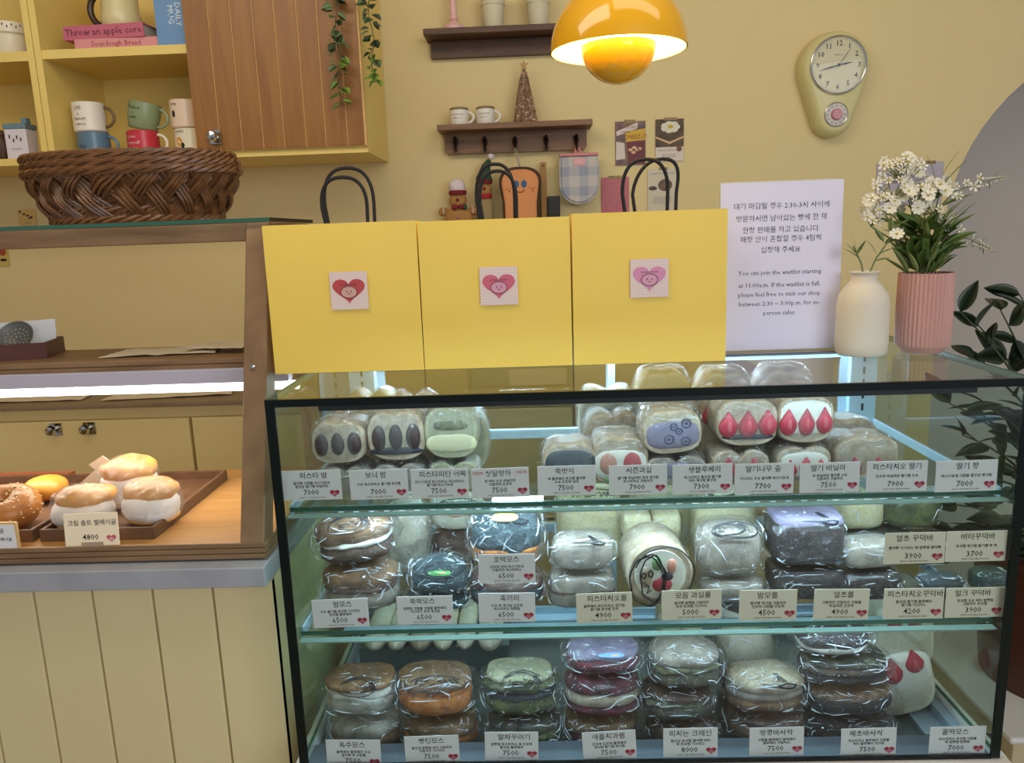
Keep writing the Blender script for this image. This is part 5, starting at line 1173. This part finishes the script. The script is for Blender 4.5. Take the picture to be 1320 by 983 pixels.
for nm_,px,wp,lv in stk:
    z=Z3
    for i,(lab,z1_,ly,dr) in enumerate(lv):
        off={'chocolate':[8,8,0,-16],'berry':[-4,-2,0],'olive':[0,-6,4]}.get(nm_,[4,0,0,0])[i]
        bun(lab,px+off,1.092,wp-(22 if nm_=='chocolate' and i==3 else 0),z+.0005,z1_,ly,draw=dr,py=890,amp=.0032,sticker=(('blue','6a8fe0'),.2,.35) if 'blue sticker' in lab else None, dcol=MARK)
        z=z1_+.001
block('pale yellow block behind the walnut brown stack',880,1.21,64,Z3,.80,'gold',py=800,nm='sponge_block',split=True)
bun('dark purple chocolate bun with cream showing, between the brown and tan stacks, top one',968,1.20,82,.755,.815,[('pale',.9,1),('choc',1.4,1)],py=840)
bun('speckled pale bun under the purple chocolate bun at the back',968,1.20,80,Z3,.754,[('choc',1,1),('pale',1.2,1)],py=880)
sw=sando('white cream sandwich with strawberries leaning behind the other, rear right bottom level',1172,Z3,1.28,80,.765,'pale',[('b',0,.62,.45,.26,'cream'),('s',-.18,.66,.13,.16,'straw'),('s',.15,.66,.13,.16,'straw')],notch=.02,tilt=-.12,py=850,d=.07)
sw=sando('white cream sandwich with two big strawberries, rightmost on the bottom level',1176,Z3,1.16,88,.722,'pale',[('b',0,.66,.46,.28,'cream'),('s',-.14,.70,.16,.20,'straw'),('s',.20,.78,.15,.17,'straw'),('s',-.42,.55,.08,.14,'straw')],notch=.02,tilt=-.22,py=870,d=.075)
for k_,ob in enumerate([o for o in bpy.data.objects if o.get('label','').startswith('white cream sandwich with') and 'bottom level' in o.get('label','')]): ob.location.z+=.012
# ---- cards
YC=YF+.0125
row=[(364,440,606,644,'피스타 밤','7000'),(451,526,605,643,'보늬 밤','7000'),(530,604,604,642,'피스타피칸 아찌','7500'),(608,682,603,641,'상달팡하','7500'),(693,768,600,638,'쑥방이','7500'),(785,860,599,637,'시즌과일','7900'),(867,944,598,636,'생블루베리','7300'),(947,1023,597,636,'딸기나무 숲','7700'),(1031,1108,596,634,'딸기 바닐라','7500'),(1117,1195,594,633,'피스타치오 딸기','7900'),(1206,1285,593,633,'딸기 팡','7000')]
names=['leftmost card of the top row, reading 7000','second card of the top row, chestnut name, reading 7000','third card of the top row, below the green pistachio sandwich','card with red NEW marks at both upper corners','card below the mugwort sandwich reading 7500','card below the mixed fruit sandwich reading 7900','card below the blueberry sandwich reading 7300','card below the dark crumb strawberry sandwich reading 7700','card below the white cream strawberry sandwich','second card from the right in the top row reading 7900','rightmost card of the top row, over the plant leaves']
for i,(r_,n_) in enumerate(zip(row,names)): price_card(n_,*r_,YC,i,new=(i==3),body=1 if i in (1,7,9,10) else 2,tilt=random.uniform(-.012,.012))
row=[(403,475,772,808,'밤모스','6500'),(512,584,768,804,'쑥쑥모스','6500'),(617,690,764,801,'흑끼리','6500'),(743,815,764,802,'피스타치오롤','4900'),(853,930,760,798,'모듬 과일롤','5000'),(953,1027,760,799,'밤모롤','4500'),(1049,1120,759,798,'얼초롤','4900'),(1139,1216,758,797,'피스타치오꾸덕바','4200'),(1219,1294,757,795,'밀크 꾸덕바','3900')]
names=['leftmost card of the second row, reading 6500','second row card below the green sticker bun','second row card below another 6500 card','second row card reading 4900 below the grey slab','card below the drawn fruit roll reading 5000','second row card reading 4500 below the scribbled roll','second row card reading 4900 below the chocolate loaf','second row card reading 4200','rightmost card of the second row, reading 3900']
for i,(r_,n_) in enumerate(zip(row,names)): price_card(n_,*r_,YC,20+i,m=CARD if i<3 else CARDY,tilt=random.uniform(-.02,.02))
for i,(r_,n_) in enumerate(zip([(617,690,714,751,'호박모스','6500'),(1140,1218,686,726,'얼초 꾸덕바','3900'),(1219.5,1297,684,723,'버터꾸덕바','3700')],['upper 6500 card stuck on the glass over the dark teal bun','left of the two cards stuck on the glass at right, reading 3900','right of the two cards stuck on the glass, reading 3700'])): price_card(n_,*r_,YF+.0075,40+i,m=CARD if i==0 else CARDY,body=2 if i==0 else 1)
row=[(421,491,953,989,'옥수모스','7500'),(522,592,948,983,'빵킹모스','7500'),(625,694,943,979,'말차꾸러기','7500'),(751,820,942,978,'애플치과램','7500'),(855,925,938,975,'피치는 크레인','8000'),(966,1036,937,973,'땅콩바사삭','7500'),(1084,1155,938,974,'제초바사삭','7500'),(1198,1270,936,972,'콜떡모스','7000')]
names=['leftmost card of the bottom row, cut by the frame','bottom row card below the orange bun','bottom row card below the moss green sandwich','tilted bottom row card below the berry stack','bottom row card reading 8000','bottom row card below the peanut sandwich','bottom row card below the tall chocolate stack','rightmost card of the bottom row, beside the red digits']
for i,(r_,n_) in enumerate(zip(row,names)): price_card(n_,*r_,YF+.0085,60+i,tilt=(-.05 if i==3 else random.uniform(-.02,.02)))
# ------------------------------------------------------------------ yellow paper bags on the case
def paper_bag(lab,xa,xb,ya,yb_,Y,seed,loops,px_loops,toploop,hm):
    a=PZ(xa,ya,ZT) ; b=PZ(xb,yb_,ZT); a=P(xa,ya,Y); b=P(xb,yb_,Y); w=b.x-a.x; 
    t=thing('paper_bag',lab,'bag',((a.x+b.x)/2,Y,ZT+.0006),group='yellow paper bags')
    h=toploop[0]-ZT-.0006; D=.055; nb=bmesh.new(); n=12
    rn=random.Random(seed)
    def face(y,sgn):
        g=[]
        for j in range(n+1):
            row_=[]
            for i in range(n+1):
                u=i/n;v=j/n; x=(-w/2+w*u)*(1-.004*v); yy=y+sgn*(.0025*math.sin(PI*u)*math.sin(PI*v)+.0015*noise.noise(Vector((u*3+seed,v*3,0)))*v)
                row_.append(nb.verts.new((x,yy,h*v)))
            g.append(row_)
        for j in range(n):
            for i in range(n):
                f=(g[j][i],g[j][i+1],g[j+1][i+1],g[j+1][i]); nb.faces.new(f if sgn<0 else f[::-1])
        return g
    f1=face(0,-1); f2=face(D,1)
    for side in (0,n):
        mid=[nb.verts.new(((f1[j][side].co.x)*(1-.10*(j/n)),D/2,h*j/n)) for j in range(n+1)]
        for j in range(n):
            nb.faces.new((f1[j][side],f1[j+1][side],mid[j+1],mid[j])); nb.faces.new((mid[j],mid[j+1],f2[j+1][side],f2[j][side]))
    for i in range(n): nb.faces.new((f1[0][i],f2[0][i],f2[0][i+1],f1[0][i+1]))
    bmesh.ops.recalc_face_normals(nb,faces=nb.faces[:])
    o=obj('body', nb, BAGY, t, True)
    for k,(l0,l1,lt,skew) in enumerate(loops):
        yy=.004 if k==0 else D-.004
        pa=P(l0,285,Y+yy); pb=P(l1,285,Y+yy); pt_=P((l0+l1)/2,lt,Y+yy); hh=pt_.z-ZT-h; cx_=t.location.x
        pts=[]
        xa_,xb_=pa.x-cx_,pb.x-cx_
        pts.append((xa_+.004,yy,h-.03)); pts.append((xa_+.003,yy,h))
        for i in range(19):
            q_=PI-PI*i/18; xx=(xa_+xb_)/2+(xb_-xa_)/2*1.02*math.copysign(abs(math.cos(q_))**.8,math.cos(q_)); pts.append((xx+skew*math.sin(q_),yy-.004*math.sin(q_),h+hh*(.35+.65*math.sin(q_)**.8)))
        pts.append((xb_,yy,h)); pts.append((xb_-.001,yy,h-.03))
        obj('handle', tube(pts,.0028,8), CORD, t, True)
    # sticker
    sx,sy=px_loops; c_=P(sx,sy,Y-.004); s=obj('sticker', B(c_.x-t.location.x-.030,c_.x-t.location.x+.030,-.0052,-.0048,c_.z-ZT-.031,c_.z-ZT+.029), mat('sticker_pink_check','ecd2cc',.6), t)
    bm=bmesh.new(); x0_=c_.x-t.location.x; z0_=c_.z-ZT-.001
    for k in range(-6,7):
        disc([(x0_-.0295,z0_+k*.0045-.0003),(x0_+.0295,z0_+k*.0045-.0003),(x0_+.0295,z0_+k*.0045+.0003),(x0_-.0295,z0_+k*.0045+.0003)],-.00535,bm)
        disc([(x0_+k*.0045-.0003,z0_-.0295),(x0_+k*.0045+.0003,z0_-.0295),(x0_+k*.0045+.0003,z0_+.0295),(x0_+k*.0045-.0003,z0_+.0295)],-.00537,bm)
    obj('check_lines', bm, mat('check_line','f3e6e2',.6), s)
    heart(s,x0_,-.0056,z0_-.001,.026,hm,mat('emblem_pale','d9a99c',.5) if 'leftmost' in lab else mat('emblem_pink','dc9fb8',.5),emblem=True)
    return t
BY_=1.225
paper_bag('leftmost yellow paper bag, darker red heart sticker',355,547,482,476,BY_,1,[(417,474,229,0),(421,483,217,0)],(450,374),(P(450,287,BY_).z,),mat('heart_bag_red','c24a50',.5))
paper_bag('middle yellow paper bag, pink heart sticker',548,738,476,471,BY_,2,[(620,666,221,0),(616,664,212,0)],(643,368),(P(640,282,BY_).z,),mat('heart_bag_pink','d4667e',.5))
paper_bag('rightmost yellow paper bag beside the white sign, palest pink heart sticker',740,935,471,466,BY_,3,[(803,860,206,.0),(816,871,206,.012)],(837,358),(P(838,272,BY_).z,),mat('heart_bag_pale','dc8fb4',.5))
# sign
a=P(927,456,1.285); b=P(1080,452,1.285); w=b.x-a.x; zt_=P(1003,234,1.285).z; h=zt_-ZT-.006
t=thing('notice_stand','white bilingual waitlist notice in an acrylic stand on the glass top','sign',((a.x+b.x)/2,1.285,ZT+.0006),rot=(-.03,0,0))
obj('sheet', B(-w/2,w/2,-.0004,.0004,.006,.006+h), mat('notice_white','e2dff6',.6), t)
gl_=obj('acrylic_pane', B(-w/2-.001,w/2+.001,.0006,.0022,.004,.008+h), glassmat('acrylic_clear',(.9,.94,.93),gain=1.2), t)
obj('acrylic_base', B(-w/2-.012,w/2+.005,-.030,.02,-.0002,.0035,bev=.001), mat('acrylic_dark','2b2833',.15), t)
zz=lambda py: P(1003,py,1.285).z-ZT-.0006
kr=[('대기 마감될 경우 2:30-3시 사이에',265),('방문하시면 남아있는 빵에 한 해',281),('현장 판매를 하고 있습니다.',296),('매장 안이 혼잡할 경우 4팀씩',308),('입장해 주세요',322)]
en=[('You can join the waitlist starting',351),('at 11:00a.m. If the waitlist is full,',367),('please feel free to visit our shop',379),('between 2:30 ~ 3:00p.m. for in-',391),('person sales',403)]
SI=mat('sign_ink','35343f',.6)
for s_,py in kr: obj('lettering', text_bm(s_,.0113,M=T(0,-.0007,zz(py))), SI, t)
for s_,py in en: obj('lettering', text_bm(s_,.0104,M=T(-.001,-.0007,zz(py))), SI, t)
# ------------------------------------------------------------------ vases and flowers
c=P(1116,405,1.24); rv=(P(1149,420,1.24).x-P(1083,420,1.24).x)/2
t=thing('white_vase','matte white bottle vase with a small green sprig, next to the sign','vase',(c.x,1.24+.012,ZT+.0006))
hv=P(1116,350,1.24).z-ZT; nk=rv*.55
obj('body', lathe([(rv*.88,0),(rv*.97,.004),(rv,.02),(rv*.985,hv*.62),(rv*.90,hv*.73),(rv*.66,hv*.83),(nk*.88,hv*.89),(nk*.86,hv*.95),(nk*1.06,hv*.99),(nk*.98,hv),(nk*.75,hv*.97),(nk*.7,hv*.85)],48), mat('vase_white','ddd5c4',.6), t, True)
GR1=mat('sprig_green','86965a',.5); GR2=mat('stem_green','64743a',.5); GR3=mat('leaf_green','5f7a3a',.5)
bm=bmesh.new(); tips=[]
for i,(tx,tz,bx) in enumerate(((-.020,.040,0),(.042,.062,.004))):
    pts=[(bx,0,hv*.9),(bx+tx*.3,0,hv+tz*.3),(bx+tx,0,hv+tz)]; tube(pts,.0014,5,bm=bm)
obj('stem', bm, GR2, t)
bladeM=leafmesh('blade_leaf',.032,.0095,.1,GR1,curl=.15)
def put_leaf(par,me,p,d,s=1,roll=0,nm='leaf'):
    o=bpy.data.objects.new(nm,me); C.objects.link(o); o.parent=par; o.location=p
    o.rotation_euler=(Vector(d).normalized().to_track_quat('Y','Z').to_matrix()@Matrix.Rotation(roll,3,'Y')).to_euler(); o.scale=(s,s,s); return o
for (x,z,dx,dz) in ((-.012,.024,-.7,1),(-.014,.028,-.15,1),(-.014,.026,.35,1),(-.010,.02,-1,.9),(.018,.024,-.5,1),(.016,.022,1,.6),(.028,.044,-.6,1),(.028,.042,1,.5),(.038,.058,-.2,1),(.040,.060,.8,.8),(.012,.014,1,.3)):
    put_leaf(t,bladeM,(x,0,hv+z),(dx,random.uniform(-.3,.3),dz),random.uniform(.8,1.1),random.uniform(-1,1))
c=P(1196,400,1.25); rp=(P(1229,400,1.25).x-P(1163,400,1.25).x)/2
t=thing('pink_vase','ribbed dusty pink vase full of white flowers and green leaves','vase',(c.x,1.25+.012,ZT+.0006))
hp_=P(1196,352,1.25).z-ZT
PK=mat('vase_pink','cb9a90',.5)
obj('body', lathe([(rp*.97,.010),(rp,.014),(rp*1.02,hp_*.5),(rp*1.0,hp_),(rp*.93,hp_),(rp*.92,.03)],320,rfun=lambda a:1.012-.045*abs(math.sin(a*20))**3), PK, t, True)
obj('foot', lathe([(rp*.74,0),(rp*.78,.002),(rp*.95,.0115),(rp*.9,.012)],48), PK, t, True)
obj('soil', lathe([(rp*.85,hp_-.012),(rp*.85,hp_-.008)],24), mat('soil','2a2018',.9), t)
leafG=leafmesh('bunch_leaf',.045,.022,.2,GR3,curl=.35); leafG2=leafmesh('bunch_leaf',.062,.009,.15,GR1,curl=.2)
rn=random.Random(11)
for i in range(100):
    a_=rn.uniform(0,2*PI); zz_=rn.uniform(0,.075); r_=rn.uniform(.1,.75)*rp
    put_leaf(t,leafG if i%3 else leafG2,(r_*math.cos(a_),r_*math.sin(a_),hp_-.004+zz_),(math.cos(a_)*.7,math.sin(a_)*.7,rn.uniform(.4,1.4)),rn.uniform(.7,1.1),rn.uniform(-1,1))
# flowers: five-petal blooms on thin stems
WPT=mat('petal_white','ece6d2',.6,sss=.1); YC_=mat('flower_eye','c4b23c',.6)
def flower_mesh(R_,npet,nm):
    bm=bmesh.new()
    for k in range(npet):
        a_=2*PI*k/npet; c0=bm.verts.new((0,0,0)); ps=[]
        for da,rr,z in ((-.34,.55,.1),(-.30,.9,.22),(0,1.05,.25),(.30,.9,.22),(.34,.55,.1)): ps.append(bm.verts.new((R_*rr*math.cos(a_+da),R_*rr*math.sin(a_+da),R_*z)))
        for p_,q_ in zip(ps,ps[1:]): bm.faces.new((c0,p_,q_))
    me=bpy.data.meshes.new(nm); bm.to_mesh(me); bm.free(); me.materials.append(WPT); return me
FM=[flower_mesh(.0086,5,'bloom'),flower_mesh(.0070,6,'bloom'),flower_mesh(.0112,9,'bloom')]
eye=bpy.data.meshes.new('flower_eye'); bm=sell(.0045,.002,.0045,2,2,8,6); bm.to_mesh(eye); bm.free(); eye.materials.append(YC_)
stems=bmesh.new()
def bloom(x,y,z,k,dirv):
    o=bpy.data.objects.new('bloom',FM[k]); C.objects.link(o); o.parent=t; o.location=(x,y,z); o.rotation_euler=Vector(dirv).to_track_quat('Z','Y').to_euler()
    e_=bpy.data.objects.new('bloom_eye',eye); C.objects.link(e_); e_.parent=o; e_.location=(0,0,.0015); e_.rotation_euler=(PI/2,0,0)
def at(px,py,dy=0): 
    q_=P(px,py,1.262+dy); return q_-t.location
umb=[((1166,222),34,12),((1192,262),22,6),((1140,262),22,9),((1123,278),14,5),((1184,246),20,7),((1150,244),24,9),((1155,300),9,3),((1210,240),14,4),((1165,205),10,4)]
for (px,py),sp_,n_ in umb:
    base_=Vector((rn.uniform(-.01,.01),0,hp_)); c_=at(px,py+14)
    tube([base_,base_.lerp(c_,.5)+Vector((0,0,.006)),c_],.0011,5,bm=stems)
    for k in range(int(n_*2.6)):
        q_=at(px+rn.uniform(-1,1)*sp_*.9,py+rn.uniform(-1,1)*sp_*.55,rn.uniform(-.02,.02))
        tube([c_,q_-Vector((0,0,.002))],.0006,4,bm=stems)
        bloom(q_.x,q_.y,q_.z,rn.choice((0,1,1,2)),((q_-c_).x*8+rn.uniform(-.4,.4),-1,rn.uniform(-.1,.9)))
for pts_,fl in (([(1200,345),(1208,270),(1232,246),(1262,236),(1296,228)],[(1232,240),(1226,250),(1236,252),(1246,236),(1262,230),(1256,240)]),([(1200,345),(1206,310),(1222,304),(1250,308),(1282,324)],[(1221,295),(1238,296),(1216,308),(1240,306),(1226,288),(1208,282),(1218,276),(1228,280)])):
    P3=[at(*q_) for q_ in pts_]; tube(P3,lambda s:.0014*(1-s)+.0005,5,bm=stems)
    for px,py in fl: q_=at(px,py,rn.uniform(-.01,.01)); bloom(q_.x,q_.y,q_.z,rn.choice((0,1,2)),(rn.uniform(-.5,.5),-1,rn.uniform(-.2,.8)))
    bm=bmesh.new()
    for k in range(26):
        s=k/25; q_=P3[-2].lerp(P3[-1],s); r_=.007*(1-s)+.001
        for sgn in (-1,1): sell(.0045*(1-.6*s),.0035*(1-.5*s),.0035,2,2,6,4,bm=bm,c=(q_.x+rn.uniform(-.002,.002),q_.y+rn.uniform(-r_,r_),q_.z+sgn*r_*.8))
    obj('bud_spike', bm, mat('bud_white','d8d2be',.6), t, kind='stuff')
    for k in range(9):
        q_=P3[-2].lerp(P3[-1],k/14); put_leaf(t,leafmesh('spike_leaf',.014,.002,.1,GR3) if k==0 and not MATS.get('_sl') else bpy.data.meshes['spike_leaf'],q_,(rn.uniform(0,1),rn.uniform(-.5,.5),rn.choice((-1,1))),1)
obj('stems', stems, GR2, t)
for px,py,dx,dz in ((1212,232,.3,1),(1206,236,-.1,1),(1216,240,.6,.9),(1200,262,.6,.8),(1208,268,1,.5),(1196,270,-.4,1),(1180,288,-1,.5),(1170,300,-1,.3)):
    q_=at(px,py); put_leaf(t,leafG2,q_,(dx,rn.uniform(-.3,.3),dz),rn.uniform(.7,1),rn.uniform(-1,1))
# ------------------------------------------------------------------ potted plant behind the case on the right
YP=1.78
c=P(1322,760,YP)
pl=thing('potted_plant','dark leafed plant in a brown pot, seen past the right side of the case','plant',(c.x+.10,YP,0))
pz=P(1310,705,YP).z
POT=mat('pot_brown','4c2418',.35)
obj('pot', lathe([(.15,pz-.36),(.17,pz-.355),(.205,pz-.02),(.215,pz-.015),(.215,pz),(.19,pz),(.185,pz-.03)],40), POT, pl, True)
obj('soil', lathe([(.184,pz-.05),(.184,pz-.035)],30), mat('soil','2a2018',.9), pl)
obj('plinth', B(-.24,.30,-.22,.24,0,pz-.362,bev=.004), mat('plinth_beige','cbbf9c',.5), pl)
obj('plinth_tray', B(-.26,.32,-.24,.26,pz-.361,pz-.345,bev=.006), WHITE, pl)
LFD=mat('leaf_dark','1f2f22',.38,var='2b3d2a',scale=12); LF=leafmesh('leaf',.105,.046,.22,LFD,n=7,curl=.25)
rn=random.Random(5); br=bmesh.new()
L0=Vector((0,0,pz-.04))
def atp(px,py,dy): return P(px,py,YP+dy)-pl.location
brs=[(1238,402,-.05),(1262,420,-.02),(1290,400,.02),(1315,380,.05),(1250,460,-.06),(1225,520,-.05),(1240,560,.03),(1270,520,.0),(1300,470,.04),(1285,560,-.03),(1310,540,.05),(1248,610,-.05),(1215,650,-.04),(1232,690,.02),(1270,640,.03),(1300,610,0),(1290,690,-.05),(1210,690,.05),(1340,430,.05),(1360,520,.0),(1370,600,-.05),(1350,660,.03)]
for px,py,dy in brs:
    tip=atp(px,py,dy); st_=Vector((rn.uniform(-.05,.05),rn.uniform(-.05,.05),L0.z)); mid=Vector((st_.x*.6+tip.x*.4+.03,st_.y*.5+tip.y*.5,(st_.z*.45+tip.z*.55)))
    pts=[st_.lerp(mid,k/5) for k in range(5)]+[mid.lerp(tip,k/6)+Vector((0,0,.02*math.sin(PI*k/6))) for k in range(7)]
    tube(pts,lambda s:.0048*(1-s)+.0016,5,bm=br)
    for k in range(8):
        s=k/7; q_=pts[5+min(6,int(s*6))] if k<7 else tip; d_=(tip-mid).normalized()
        az=rn.uniform(0,2*PI); dv=d_*.7+Vector((math.cos(az)*.8,math.sin(az)*.5,rn.uniform(-.5,.6)))
        put_leaf(pl,LF,q_,dv,rn.uniform(.62,1.0),rn.uniform(-1.3,1.3))
obj('branches', br, mat('branch_green','3c4a30',.6), pl)
bpy.data.scenes.remove(TXT)
